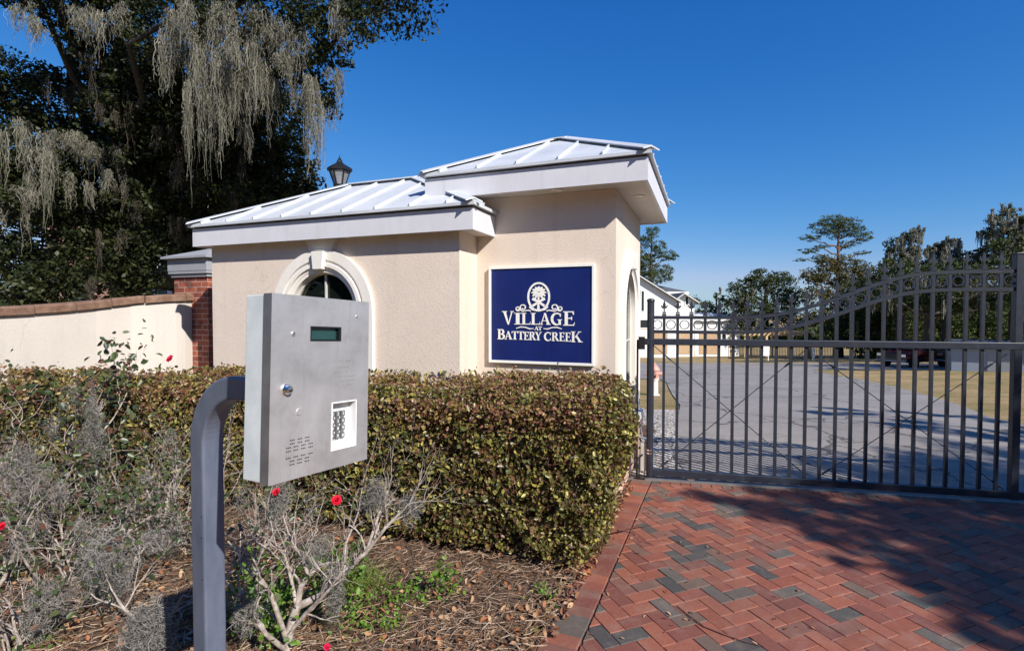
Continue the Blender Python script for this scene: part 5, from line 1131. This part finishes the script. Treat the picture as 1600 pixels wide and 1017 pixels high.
    cl = px_clumps([(10, 130, 60, 12.2), (70, 150, 55, 12.4), (20, 220, 70, 12.4), (100, 230, 70, 12.6), (40, 310, 70, 12.4), (120, 330, 65, 12.8), (20, 400, 55, 11.6), (80, 440, 45, 11.8), (160, 400, 55, 13), (-60, 250, 90, 12.4), (30, 320, 35, 11.2), (30, 455, 30, 11.0), (15, 445, 36, 12.5), (50, 465, 30, 12.0), (110, 465, 30, 12.4), (230, 420, 45, 14.0), (200, 455, 30, 14.2)])
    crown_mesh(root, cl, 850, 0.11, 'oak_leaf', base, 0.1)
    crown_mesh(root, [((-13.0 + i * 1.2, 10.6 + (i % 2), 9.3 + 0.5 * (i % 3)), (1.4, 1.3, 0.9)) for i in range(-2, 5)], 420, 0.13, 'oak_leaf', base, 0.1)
    trunk_mesh(root, base, [base, base + np.array([0.2, 0, 2.5]), base + np.array([0.1, -0.2, 5.0]), base + np.array([0.6, -0.8, 8.0])], [0.5, 0.42, 0.36, 0.2], [(base + np.array([0.1, -0.1, 3.5 + 0.4 * i]), np.array(c), 0.12) for i, (c, r) in enumerate(cl[::2])])
    ms = []
    for px, py, Y, L, rr, n in ((40, 200, 11.0, 1.6, .35, 130), (90, 225, 11.2, 1.1, .4, 140), (110, 215, 11.2, 1.3, .3, 110), (60, 270, 11.0, 1.6, .2, 90), (150, 230, 11.4, 1.0, .22, 80), (175, 270, 11.6, 1.3, .2, 70), (185, 230, 11.6, 1.5, .18, 70), (25, 300, 10.8, 1.1, .3, 80), (130, 280, 11.4, 1.1, .25, 80), (70, 240, 10.9, 2.0, .15, 80)):
        ms.append(moss_clump(at(px, py, Y) - base, L, rr, n, 0.012, 12))
    v, q = merge(ms); np_mesh('hanging_moss', v, q, 'moss', root)
    # --- oak farther back, closing the gaps between the two
    base = np.array([-12.5, 19.5, terr(19.5) - 0.1]); root = empty('live_oak', base, 0, 'dark dense oak farther back between the two mossy oaks', 'tree')
    cl = px_clumps([(250, 200, 90, 18.5), (330, 240, 90, 18.5), (160, 300, 90, 18.5), (270, 330, 60, 18.8), (380, 330, 70, 18.5), (60, 330, 90, 18.5), (430, 300, 40, 18.5), (120, 420, 60, 18.0), (40, 430, 60, 18.0), (360, 420, 34, 18.6), (200, 440, 30, 18.4)])
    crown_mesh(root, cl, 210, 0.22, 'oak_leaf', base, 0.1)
    trunk_mesh(root, base, [base, base + np.array([0, 0, 3]), base + np.array([0.3, 0, 6])], [0.5, 0.4, 0.3], [(base + np.array([0, 0, 3.5]), np.array(c), 0.14) for c, r in cl[::2]])
    # --- oak behind the camera to the right: its crown shades the drive
    base = np.array([12.3, -5.2, -0.05]); root = empty('live_oak', base, 0, 'spreading live oak beyond the right of the drive shading the bricks', 'tree')
    cl = []
    for gx, gy, r, z in ((2.75, 4.72, .36, 6.2), (2.3, 4.72, .2, 6.0), (2.05, 4.85, .12, 6.0), (3.3, 4.8, .45, 6.6), (3.9, 4.6, .6, 6.9), (2.62, 4.3, .24, 6.1), (3.1, 4.02, .3, 6.3), (3.5, 4.1, .4, 6.5), (2.75, 3.82, .26, 6.1), (3.05, 3.5, .3, 6.3),
            (3.5, 3.5, .4, 6.6), (3.0, 3.15, .2, 6.2), (3.35, 3.05, .3, 6.5), (2.95, 2.72, .3, 6.2), (2.8, 3.05, .2, 6.2), (2.62, 2.78, .12, 6.2), (3.1, 2.3, .35, 6.4), (2.35, 4.45, .22, 6.0), (1.85, 4.95, .14, 6.1), (2.9, 3.3, .25, 6.2), (3.4, 2.6, .35, 6.6), (4.1, 4.0, .6, 7.0), (4.2, 3.2, .7, 7.2), (4.2, 2.4, .7, 7.0), (2.45, 4.02, .12, 6.0), (2.7, 3.35, .1, 6.0), (2.4, 3.65, .08, 6.0),
            (3.2, 5.5, .36, 6.9), (3.9, 5.75, .4, 7.0), (4.7, 5.5, .8, 7.5), (5.6, 5.3, .9, 8.0), (5.0, 4.3, .9, 7.6), (6.2, 4.4, 1.0, 8.2), (6.4, 3.2, 1.0, 7.6), (5.2, 3.0, .9, 7.4), (2.5, 5.1, .14, 6.3), (5.2, 6.3, .4, 8.2), (6.4, 6.0, .8, 8.4), (5.6, 1.8, .9, 7.3)):
        k = z / math.tan(R(36)); cl.append((np.array([gx + 0.617 * k, gy - 0.787 * k, z]), (r, r, r * 0.7)))
    crown_mesh(root, cl, 900, 0.12, 'oak_leaf', base, 0.1)
    trunk_mesh(root, base, [base, base + np.array([0, 0, 2]), base + np.array([-0.3, 0.3, 4.4]), base + np.array([-0.8, 0.6, 6])], [0.5, 0.42, 0.36, 0.25], [(base + np.array([-0.2, 0.2, 3.6]), np.array(c), 0.11) for c, r in cl[::2]])

def build_far_trees():
    def tree(name, label, cl, dens, size, mat, basepx, Y, trunk_r=0.35, bark='bark', moss=0, group=None, needle=False, hgt=None, moss_l=1.6):
        c0 = at(basepx, 500, Y); base = np.array([c0[0], Y, terr(Y) - 0.1]); root = empty(name, base, 0, label, 'tree', group)
        C = px_clumps(cl); crown_mesh(root, C, dens * (34 if needle else 30), size * (0.62 if needle else 0.55), mat, base, 0.1, aspect=0.22 if needle else 0.55, loose=0.12 if needle else 0.3)
        zt = (hgt if hgt else max(c[2] for c, r in C)); low = base[2] + 0.35 * (zt - base[2])
        lim = []
        for c, r in C:
            z = min(max(low, c[2] - 0.25 * abs(c[0] - base[0]) - 0.5), zt); lim.append((np.array([base[0], base[1], z]), np.array(c), trunk_r * 0.3)) if np.hypot(c[0] - base[0], c[1] - base[1]) < 7 else None
        k = np.linspace(0, 1, 7); pts = [np.array([base[0] + rng.normal(0, 0.05), base[1], base[2] + (zt - base[2]) * a]) for a in k]
        trunk_mesh(root, base, pts, trunk_r * (1 - 0.75 * k), lim, bark)
        if moss:
            ms = []
            for _ in range(int(moss * 1.8)):
                c, r = C[rng.integers(0, len(C))]; p = np.array(c) + rng.normal(0, 1, 3) * np.array(r) * 0.6; p[1] -= r[1] * 0.4; ms.append(moss_clump(p - base, rng.uniform(0.5, 1) * moss_l, rng.uniform(0.25, 0.55), 26, 0.07, 6))
            v, q = merge(ms); np_mesh('hanging_moss', v, q, 'moss', root)
        return root
    tree('pine_tree', 'tall pine rising behind the white house beside the tower', [(1020, 362, 12, 62), (1008, 378, 14, 62), (1030, 384, 12, 62), (1006, 400, 14, 62), (1036, 398, 16, 62, 1.2, .6), (1050, 402, 9, 62, 1.2, .6), (1012, 418, 18, 62), (1034, 424, 16, 62), (1016, 436, 18, 62), (1040, 436, 10, 62), (995, 410, 14, 62), (1000, 432, 14, 62)], 6.5, 0.5, 'pine_needle', 1017, 62, 0.3, 'pine_bark', needle=True)
    tree('pine_tree', 'flat topped pine standing tallest above the oaks behind the gate', [(1300, 345, 16, 55, 1.3, .6), (1322, 348, 16, 55, 1.3, .6), (1284, 356, 14, 55, 1.4, .6), (1336, 362, 16, 55, 1.4, .55), (1310, 362, 18, 55, 1.2, .6), (1268, 372, 11, 55, 1.5, .5), (1352, 372, 9, 55, 1.4, .6), (1328, 382, 12, 55, 1.4, .5), (1262, 392, 10, 55, 1.6, .45), (1280, 386, 8, 55, 1.5, .5), (1252, 406, 7, 55, 1.5, .4), (1276, 402, 7, 55, 1.5, .4), (1346, 396, 8, 55, 1.5, .45)], 7.5, 0.45, 'pine_needle', 1308, 55, 0.34, 'pine_bark', needle=True, hgt=at(1308, 350, 55)[2])
    tree('oak_tree', 'rounded dark oak standing left of the flat topped pine', [(1160, 455, 22, 54), (1190, 440, 24, 54), (1220, 445, 24, 54), (1242, 465, 18, 54), (1150, 480, 18, 54), (1180, 480, 26, 53), (1215, 485, 26, 53), (1240, 500, 20, 53), (1150, 508, 16, 54), (1185, 512, 18, 53), (1225, 520, 16, 53)], 7, 0.42, 'far_leaf', 1196, 54, 0.5, moss=16)
    tree('oak_tree', 'small scrubby oak right of the white houses', [(1085, 470, 10, 58), (1105, 480, 12, 58), (1120, 490, 14, 58), (1132, 470, 10, 58), (1112, 500, 14, 58), (1135, 502, 14, 58), (1094, 490, 8, 58), (1120, 462, 6, 58, .7, 1.3)], 7, 0.4, 'far_leaf', 1118, 58, 0.25, moss=5)
    tree('oak_tree', 'olive brown oak below the flat topped pine', [(1290, 412, 16, 50), (1320, 412, 18, 50), (1345, 420, 16, 50), (1270, 432, 18, 50), (1300, 436, 22, 50), (1335, 440, 22, 50), (1358, 445, 14, 50), (1275, 462, 20, 49), (1312, 470, 24, 49), (1345, 475, 20, 49), (1285, 495, 20, 48), (1325, 500, 18, 48), (1262, 500, 14, 49), (1350, 505, 14, 48)], 7, 0.4, 'autumn_leaf', 1312, 50, 0.4, moss=14)
    tree('cabbage_palm', 'short shaggy palm beside the tan pergola', [(1264, 528, 9, 44), (1256, 532, 6, 44), (1272, 533, 6, 44)], 20, 0.55, 'far_leaf', 1264, 44, 0.15, needle=True)
    g = 'mossy oaks in a row behind the gate'
    tree('mossy_oak', 'mossy oak with two crooked bare tops behind the gate ring band', [(1395, 385, 12, 40, 1, 1.2), (1420, 372, 13, 40), (1432, 362, 7, 40), (1425, 392, 12, 40), (1410, 408, 16, 40), (1388, 412, 12, 40), (1385, 435, 18, 40), (1420, 430, 20, 40), (1405, 452, 20, 39), (1375, 458, 14, 40), (1440, 425, 14, 40)], 10, 0.34, 'far_leaf', 1408, 41, 0.4, moss=44, group=g)
    tree('mossy_oak', 'mossy oak with broad low crown right of the bare tops', [(1470, 388, 12, 40), (1486, 380, 9, 40), (1458, 392, 10, 40), (1475, 405, 16, 40), (1455, 420, 18, 40), (1500, 418, 18, 40), (1480, 432, 22, 39), (1515, 402, 14, 40), (1525, 425, 16, 39), (1450, 448, 18, 39), (1500, 452, 20, 38)], 10, 0.34, 'far_leaf', 1480, 41, 0.4, moss=40, group=g)
    tree('mossy_oak', 'tallest mossy oak at the right edge above the gate', [(1555, 345, 10, 38, 1.3, 1), (1575, 330, 9, 38, 1.2, .8), (1590, 345, 12, 38), (1545, 365, 12, 38), (1570, 365, 16, 38), (1598, 375, 16, 38), (1550, 390, 16, 38), (1585, 400, 20, 38), (1610, 350, 14, 38), (1545, 415, 18, 38), (1575, 430, 22, 37), (1612, 420, 22, 38), (1620, 390, 20, 38), (1640, 440, 26, 36), (1590, 460, 22, 36)], 11, 0.32, 'far_leaf', 1585, 39, 0.4, moss=56, group=g, moss_l=2.2)
    # the oaks' shared lower canopy, near enough to keep the ground behind it in shade
    tree('mossy_oak', 'dark spreading oak whose low limbs shade the parked vehicles', [(x, 452 + (i % 3) * 10, 26, 33 + (i % 4) * 2.2, 1.2, .6) for i, x in enumerate(range(1350, 1720, 26))] + [(x, 420 + (i % 2) * 12, 24, 31 + (i % 3), 1.2, .7) for i, x in enumerate(range(1400, 1720, 40))] + [(x, 405 + (i % 3) * 18, 34, 21 + (i % 3) * 1.8, 1.4, .7) for i, x in enumerate(range(1640, 2100, 30))] + [(x, 385 + (i % 2) * 14, 30, 24 + (i % 3), 1.3, .7) for i, x in enumerate(range(1600, 2000, 40))], 11, 0.32, 'far_leaf', 1452, 37, 0.45, moss=40, group=g)
    tree('oak_tree', 'long low dark oak between the flat topped pine and the mossy oaks', [(1362, 470, 26, 46), (1385, 485, 28, 46), (1340, 495, 22, 46), (1372, 515, 24, 46), (1400, 500, 28, 46), (1352, 445, 18, 46), (1378, 440, 20, 46), (1300, 520, 20, 47), (1325, 530, 18, 47)], 7, 0.4, 'far_leaf', 1372, 47, 0.4, moss=12)
    tree('evergreen_thicket', 'dense dark thicket closing the view under the oaks', [(x, 470, 30, 49) for x in range(1400, 1780, 34)] + [(x, 500 + 14 * (i % 3), 32, 47 + (i % 2)) for i, x in enumerate(range(1360, 1780, 30))] + [(x, 545, 26, 46) for x in range(1360, 1780, 36)], 9, 0.4, 'far_leaf', 1500, 48, 0.3)

# ------------------------------------------------------------------ far houses and street things
def house(name, label, px0, px1, Y, y_eave, y_peak, peak_px=None, style='gable', depth=10, wins=(), garages=(), roofmat='shingle', base_py=None, ry=0):
    a = at(px0, y_eave, Y); b = at(px1, y_eave, Y); zb = terr(Y) - 0.1; W = b[0] - a[0]; ze = a[2]; zp = at(px0, y_peak, Y)[2]
    root = empty(name, (a[0], Y, zb), ry, label, 'house'); h = ze - zb; p = zp - zb
    xp = W / 2 if peak_px is None else at(peak_px, y_eave, Y)[0] - a[0]
    w = MB()
    if style == 'gable': w.prism_y([(0, 0), (W, 0), (W, h), (xp, p - 0.12), (0, h)], 0, depth)
    else: w.box(0, W, 0, depth, 0, h)
    wl = w.build('wall', 'siding', root)
    r = MB(); o = 0.35; t = 0.18
    if style == 'gable':
        for (xa, za), (xb, zb2) in (((-o, h - o * (p - h) / max(xp, .1)), (xp, p)), ((W + o, h - o * (p - h) / max(W - xp, .1)), (xp, p))):
            r.add([(xa, -o, za), (xb, -o, zb2), (xb, depth + o, zb2), (xa, depth + o, za), (xa, -o, za - t), (xb, -o, zb2 - t), (xb, depth + o, zb2 - t), (xa, depth + o, za - t)], [(0, 1, 2, 3), (7, 6, 5, 4), (0, 4, 5, 1), (1, 5, 6, 2), (2, 6, 7, 3), (3, 7, 4, 0)])
    else:
        m = min(W, depth) / 2; r.add([(-o, -o, h), (W + o, -o, h), (W + o, depth + o, h), (-o, depth + o, h), (m, depth / 2, p), (W - m if W > depth else W / 2, depth / 2, p)], [(0, 1, 5, 4), (1, 2, 5), (2, 3, 4, 5), (3, 0, 4), (3, 2, 1, 0)])
    r.build('roof', roofmat, root)
    bb = MB()
    if style == 'gable': bb.bar((-o, -o - 0.03, h - o * (p - h) / max(xp, .1) - 0.12), (xp, -o - 0.03, p - 0.12), 0.06, 0.3, (0, -1, 0)); bb.bar((xp, -o - 0.03, p - 0.12), (W + o, -o - 0.03, h - o * (p - h) / max(W - xp, .1) - 0.12), 0.06, 0.3, (0, -1, 0))
    else: bb.box(-o, W + o, -o - 0.04, -o - 0.002, h - 0.3, h - 0.002)
    bb.build('bargeboard', 'white_paint', root)
    def loc(px, py): q = at(px, py, Y); return q[0] - a[0], q[2] - zb
    for (x0, y0, x1, y1) in wins:
        (ax, az), (bx, bz) = loc(x0, y1), loc(x1, y0); m = MB(); m.box(ax, bx, -0.03, 0.02, az, bz); wi = m.build('window', 'dark_window', root)
        f = MB(); e = 0.09; f.box(ax - e, ax, -0.06, -0.004, az - e, bz + e).box(bx, bx + e, -0.06, -0.004, az - e, bz + e).box(ax, bx, -0.06, -0.004, bz, bz + e).box(ax, bx, -0.06, -0.004, az - e, az); f.build('frame', 'white_paint', wi)
    for (x0, y0, x1, y1, mt) in garages:
        (ax, az), (bx, bz) = loc(x0, y1), loc(x1, y0); m = MB(); m.box(ax, bx, -0.05, 0.03, max(0.02, az), bz); m.build('garage_door', mt, root)
    return root
def build_far_wood():
    ps = []
    for _ in range(520):
        X = rng.uniform(-150, 170); Y = rng.uniform(74, 96); left = X < -12
        hgt = rng.uniform(5, 10) if left else rng.uniform(1.6, 3.0) + (2.5 if X > 55 else 0)
        n = 170; p, _d = ell_points((X, Y, terr(Y) + hgt * 0.5), (3.2, 3, hgt * 0.55), n, 0.2); ps.append(leaves(p, 0.8, np.array([0, 0, 1.0]), 0.3, 0.6, 0.2))
    v, q = merge(ps); tag(np_mesh('far_wood', v, q, 'far_leaf'), 'low dark line of woods on the horizon', kind='stuff')
def build_sky_block_wood():  # added out-of-view leaf ring that cuts sky fill, lower towards the sun
    ps = []
    for a in np.linspace(-178, -2, 60):
        d = rng.uniform(15, 24); X, Y = d * math.cos(R(a)), d * math.sin(R(a)) - 1.0; sun = X * 0.617 - Y * 0.787 > 0.93 * math.hypot(X, Y)
        hgt = rng.uniform(5.5, 8.0) if sun else rng.uniform(8, 12); p, _d = ell_points((X, Y, hgt * 0.5), (2.6, 2.2, hgt * 0.5), 420, 0.3); ps.append(leaves(p, 0.7, np.array([0, 0, 1.0]), 0.3, 0.6, 0.2))
    v, q = merge(ps); tag(np_mesh('sky_block_wood', v, q, 'far_leaf'), 'unseen woods added behind the viewer to hold back sky light', kind='stuff')
def build_far():
    house('house', 'white gabled house partly hidden by the gatehouse tower', 900, 1057, 49, 467, 372, 905, 'gable', 12, [(1002, 455, 1006, 486), (1000, 500, 1012, 512)], [(1016, 519, 1043, 553, 'garage_tan')])
    house('house', 'white house with dark grey hip roof behind the gabled house', 1000, 1070, 60, 456, 440, None, 'hip', 10)
    house('house', 'small white gabled house with tan carport openings behind the gate', 1052, 1085, 52.5, 468, 457, 1067, 'gable', 9, [(1071, 464, 1075, 476)], [(1056, 520, 1078, 553, 'garage_tan')])
    house('house', 'low white house wing with shallow roof right of the gables', 1086, 1156, 54, 497, 486, None, 'hip', 9, [(1128, 522, 1134, 530)], [(1092, 520, 1100, 553, 'garage_tan'), (1104, 519, 1122, 553, 'garage_tan')], 'siding')
    # houses seen through the oaks on the left
    r = house('house', 'white two storey house glimpsed through the oak branches', 228, 312, 24, 306, 262, None, 'hip', 8, [(248, 415, 262, 460), (262, 330, 274, 370)], (), 'shingle')
    a = at(70, 330, 26); root = empty('house', (a[0], 26, terr(26) - 0.1), 0, 'brick house glimpsed through the oaks above the garden wall', 'house')
    m = MB(); W = at(228, 330, 26)[0] - a[0]; m.box(0, W, 0, 8, 0, a[2] - terr(26)); m.build('wall', 'far_brick', root)
    m = MB(); h = a[2] - terr(26); m.add([(-.4, -.4, h), (W + .4, -.4, h), (W + .4, 8.4, h), (-.4, 8.4, h), (W / 2, 4, h + 2.4)], [(0, 1, 4), (1, 2, 4), (2, 3, 4), (3, 0, 4), (3, 2, 1, 0)]); m.build('roof', 'shingle', root)
    for x in (1.2, 3.4):
        m = MB(); m.box(x, x + 0.9, -0.05, 0.02, 2.6, 4.2); m.build('window', 'dark_window', root)
    # pergola
    Y = 46; a = at(1163, 521, Y); b = at(1268, 521, Y); zb = terr(Y) - 0.06; root = empty('pergola', (a[0], Y, zb), 0, 'tan timber pergola with closely spaced rafters behind the gate', 'pergola'); W = b[0] - a[0]; h = a[2] - zb
    m = MB(); m.box(-0.2, W + 0.2, -0.06, 0.06, h - 0.2, h).box(-0.2, W + 0.2, 2.9, 3.02, h - 0.2, h); m.build('beam', 'wood_tan', root)
    x = 0.0
    while x < W: m = MB(); m.box(x - 0.05, x + 0.05, -0.5, 3.4, h + 0.004, h + 0.16); m.build('rafter', 'wood_tan', root); x += 0.42
    for x in (0.1, W / 3, 2 * W / 3, W - 0.1):
        for y in (0, 2.96): m = MB(); m.box(x - 0.09, x + 0.09, y - 0.055, y + 0.055, 0, h - 0.2); m.build('leg', 'wood_tan', root)
    # dark picket fence
    Y = 43; a = at(1138, 541, Y); b = at(1300, 541, Y); zb = terr(Y) - 0.06; root = empty('railing_fence', (a[0], Y, zb), 0, 'low black picket railing along the far verge', 'fence'); W = b[0] - a[0]; h = a[2] - zb
    m = MB(); m.box(0, W, -0.03, 0.03, h - 0.1, h).box(0, W, -0.03, 0.03, 0.12, 0.2); m.build('rail', 'lantern_black', root)
    m = MB(); x = 0.0
    while x < W: m.box(x, x + 0.035, -0.015, 0.015, 0.2, h - 0.1); x += 0.13
    m.build('pickets', 'lantern_black', root)
    # white board sign and thin poles
    Y = 40; a = at(1188, 541, Y); b = at(1202, 556, Y); zb = terr(Y) - 0.06; root = empty('notice_board', (a[0], Y, zb), 0, 'plain white notice board before the black railing', 'notice board')
    m = MB(); W = b[0] - a[0]; m.box(0, W, -0.03, 0.03, b[2] - zb, a[2] - zb); m.build('panel', 'white_paint', root)
    for x in (0.08, W - 0.08): m = MB(); m.box(x - 0.03, x + 0.03, -0.02, 0.02, 0, b[2] - zb); m.build('leg', 'white_paint', root)
    for px, y0, Y, lab, mat, r in ((1330, 470, 27.5, 'slim pale grey pole in the lawn before the parked truck', 'cap_grey', 0.05), (1271, 545, 41, 'short white marker post near the pergola', 'white_paint', 0.08)):
        a = at(px, y0, Y); zb = terr(Y) - 0.06; o = MB(); o.tube([(0, 0, -0.05), (0, 0, a[2] - zb)], r, 10); o.lathe([(r * 1.15, a[2] - zb), (r * 1.15, a[2] - zb + 0.04), (r * 0.4, a[2] - zb + 0.07)], 10); ob = o.build('marker_pole', mat, loc=(a[0], Y, zb)); tag(ob, lab, 'pole')
    # hydrant
    g = at(1021, 612, 13.2); zb = terr(13.2) - 0.06; root = empty('fire_hydrant', (g[0] + 0.02, 13.2, zb), 0, 'white fire hydrant with faded red bonnet behind the gate post', 'fire hydrant')
    m = MB(); m.lathe([(0.15, 0), (0.15, 0.04), (0.1, 0.05), (0.095, 0.42), (0.12, 0.43), (0.12, 0.46)], 16); m.build('barrel', 'hydrant_white', root, smooth=True)
    m = MB(); m.lathe([(0.125, 0.462), (0.125, 0.5), (0.105, 0.51), (0.11, 0.66), (0.135, 0.67), (0.135, 0.7), (0.11, 0.75), (0.06, 0.81), (0.03, 0.82), (0.03, 0.87), (0.015, 0.875)], 16); m.build('bonnet', 'hydrant_red', root, smooth=True)
    for d in ((1, 0), (-1, 0), (0, -1)):
        m = MB(); m.tube([(d[0] * 0.09, d[1] * 0.09, 0.58), (d[0] * 0.19, d[1] * 0.19, 0.58)], 0.055, 10); m.tube([(d[0] * 0.185, d[1] * 0.185, 0.58), (d[0] * 0.23, d[1] * 0.23, 0.58)], 0.03, 6); m.build('nozzle_cap', 'hydrant_red', root)
    # vehicles in the shade of the oaks
    def truck(name, label, px, py, Y, rz, paint, L=5.3, cat='truck', closed=False):
        g = at(px, py, Y); zb = terr(Y) - 0.055; root = empty(name, (g[0], Y, zb), rz, label, cat); root.scale = (0.86, 0.86, 0.84); hw = 0.93
        pr = [(0, 0.42), (0.02, 0.78), (0.1, 1.02), (1.25, 1.12), (1.3, 1.14), (L * 0.62, 1.14), (L * 0.62, 1.2), (L - 0.02, 1.22), (L, 0.55), (L - 0.2, 0.45), (L - 0.75, 0.42), (0.3, 0.38)]
        m = MB(); m.prism_y(pr, -hw, hw); m.build('body', paint, root, bevel=0.05)
        e = L - 0.15 if closed else L * 0.62
        cab = [(1.2, 1.13), (1.85, 1.72), (2.1, 1.8), (e - 0.35, 1.8), (e, 1.14)]
        m = MB(); m.prism_y(cab, -hw + 0.12, hw - 0.12); m.build('cab', paint, root, bevel=0.04)
        m = MB(); m.add([(1.24, -hw + 0.2, 1.19), (1.24, hw - 0.2, 1.19), (1.81, hw - 0.26, 1.7), (1.81, -hw + 0.26, 1.7)], [(0, 1, 2, 3)]); m.v = [(x - 0.035, y, z + 0.03) for x, y, z in m.v]; m.build('windscreen', 'car_glass', root)
        for sg in (-1, 1):
            y = sg * (hw - 0.112); m = MB(); m.prism_y([(1.45, 1.2), (1.9, 1.64), (2.35, 1.7), (2.35, 1.2)], y - 0.004, y + 0.004); m.prism_y([(2.43, 1.2), (2.43, 1.7), (e - 0.45, 1.7), (e - 0.15, 1.2)], y - 0.004, y + 0.004); m.build('side_window', 'car_glass', root)
            m = MB(); m.box(-0.02, 0.06, min(sg * 0.55, sg * 0.86), max(sg * 0.55, sg * 0.86), 0.78, 0.95); m.build('headlight', 'chrome', root)
            for x in (0.95, L - 1.15):
                m = MB(); m.tube([(x, sg * (hw - 0.22), 0.38), (x, sg * (hw + 0.01), 0.38)], 0.38, 20); wh = m.build('wheel', 'tyre', root); m = MB(); m.tube([(x, sg * (hw + 0.012), 0.38), (x, sg * (hw + 0.02), 0.38)], 0.22, 14); m.build('rim', 'chrome', wh)
        m = MB(); m.box(-0.03, 0.05, -0.5, 0.5, 0.72, 0.98); m.build('grille', 'bezel_black', root, bevel=0.01)
        m = MB(); m.box(-0.1, 0.08, -hw, hw, 0.44, 0.56); m.build('bumper', 'edge_steel', root, bevel=0.02)
        return root
    truck('pickup_truck', 'dark red pickup truck parked in the shade of the oaks', 1392, 572, 28.5, R(24), 'car_red')
    truck('parked_car', 'black vehicle parked beside the pale blue shed', 1488, 577, 27.5, R(20), 'car_black', 4.7, 'car', True)
    # shed
    Y = 24.5; a = at(1504, 543, Y); b = at(1680, 543, Y); zb = terr(Y) - 0.1; root = empty('shed', (a[0], Y + 0.6, zb), -R(38), 'pale blue grey shed standing on the right of the lawn', 'shed'); W = 6.5; h = a[2] - zb + 0.02
    m = MB(); m.box(0, W, 0, 3, 0, h); m.build('wall', 'shed_blue', root)
    m = MB(); m.add([(-.2, -.25, h), (W + .2, -.25, h), (W + .2, 3.2, h), (-.2, 3.2, h), (-.2, 1.5, h + .3), (W + .2, 1.5, h + .3)], [(0, 1, 5, 4), (2, 3, 4, 5), (0, 4, 3), (1, 2, 5), (3, 2, 1, 0)]); m.build('roof', 'shingle', root)
    m = MB(); m.box(1.3, 2.5, -0.03, 0.02, 0.1, h - 0.3); m.build('door', 'cap_grey', root)

# ------------------------------------------------------------------ camera, sun, sky
def build_light():
    cam = bpy.data.cameras.new('camera'); co = bpy.data.objects.new('camera', cam); COL.objects.link(co)
    cam.sensor_width = 36; cam.lens = 18.0; cam.clip_end = 3000; cam.clip_start = 0.05
    co.location = (0, 0, H); co.rotation_euler = (math.pi / 2 - PITCH, 0, 0); SC.camera = co
    el = R(36); d = Vector((0.617 * math.cos(el), -0.787 * math.cos(el), math.sin(el))).normalized()
    sl = bpy.data.lights.new('sun', 'SUN'); sl.energy = 4.9; sl.angle = R(0.53); sl.color = (1.0, 0.95, 0.885)
    so = bpy.data.objects.new('sun', sl); COL.objects.link(so); so.rotation_euler = d.to_track_quat('Z', 'Y').to_euler(); so.location = (8, -10, 12)
    w = bpy.data.worlds.new('World'); SC.world = w; w.use_nodes = True; nt = w.node_tree; bg = nt.nodes['Background']
    sk = nt.nodes.new('ShaderNodeTexSky'); sk.sky_type = 'NISHITA'; sk.sun_disc = False; sk.sun_elevation = el; sk.sun_rotation = math.atan2(0.617, -0.787)
    sk.air_density = 1.0; sk.dust_density = 0.2; sk.ozone_density = 2.5; sk.altitude = 10
    sep = nt.nodes.new('ShaderNodeSeparateColor'); comb = nt.nodes.new('ShaderNodeCombineColor'); nt.links.new(sk.outputs[0], sep.inputs[0])
    for i, (g, k) in enumerate(((1.9, 0.95), (1.02, 0.66), (0.64, 0.87))):           # deeper blue, as the photograph's rendition of the clear sky
        m = nt.nodes.new('ShaderNodeMath'); m.operation = 'MULTIPLY'; m.inputs[1].default_value = 0.123; nt.links.new(sep.outputs[i], m.inputs[0])
        p = nt.nodes.new('ShaderNodeMath'); p.operation = 'POWER'; p.inputs[1].default_value = g; nt.links.new(m.outputs[0], p.inputs[0])
        q = nt.nodes.new('ShaderNodeMath'); q.operation = 'MULTIPLY'; q.inputs[1].default_value = k / 0.13; nt.links.new(p.outputs[0], q.inputs[0]); nt.links.new(q.outputs[0], comb.inputs[i])
    nt.links.new(comb.outputs[0], bg.inputs[0]);
    mn = nt.nodes.new('ShaderNodeMath'); mn.operation = 'MULTIPLY'; mn.inputs[1].default_value = 0.72; nt.links.new(comb.inputs[1].links[0].from_socket, mn.inputs[0]); m2 = nt.nodes.new('ShaderNodeMath'); m2.operation = 'MINIMUM'; nt.links.new(comb.inputs[0].links[0].from_socket, m2.inputs[0]); nt.links.new(mn.outputs[0], m2.inputs[1]); nt.links.new(m2.outputs[0], comb.inputs[0])
    bg.inputs[1].default_value = 0.10
    vs = SC.view_settings; vs.view_transform = 'Standard'; vs.look = 'None'; vs.exposure = 0.46; vs.gamma = 1
    SC.render.film_transparent = False
    try:
        SC.cycles.max_bounces = 6; SC.cycles.diffuse_bounces = 3; SC.cycles.transparent_max_bounces = 4; SC.cycles.use_denoising = True
    except Exception: pass

build_ground(); build_gatehouse(); build_sign(); build_callbox(); build_gate(); build_left_structures()
build_hedge(); build_bushes(); build_litter(); build_oaks(); build_far_trees(); build_far_wood(); build_sky_block_wood(); build_far(); build_light()
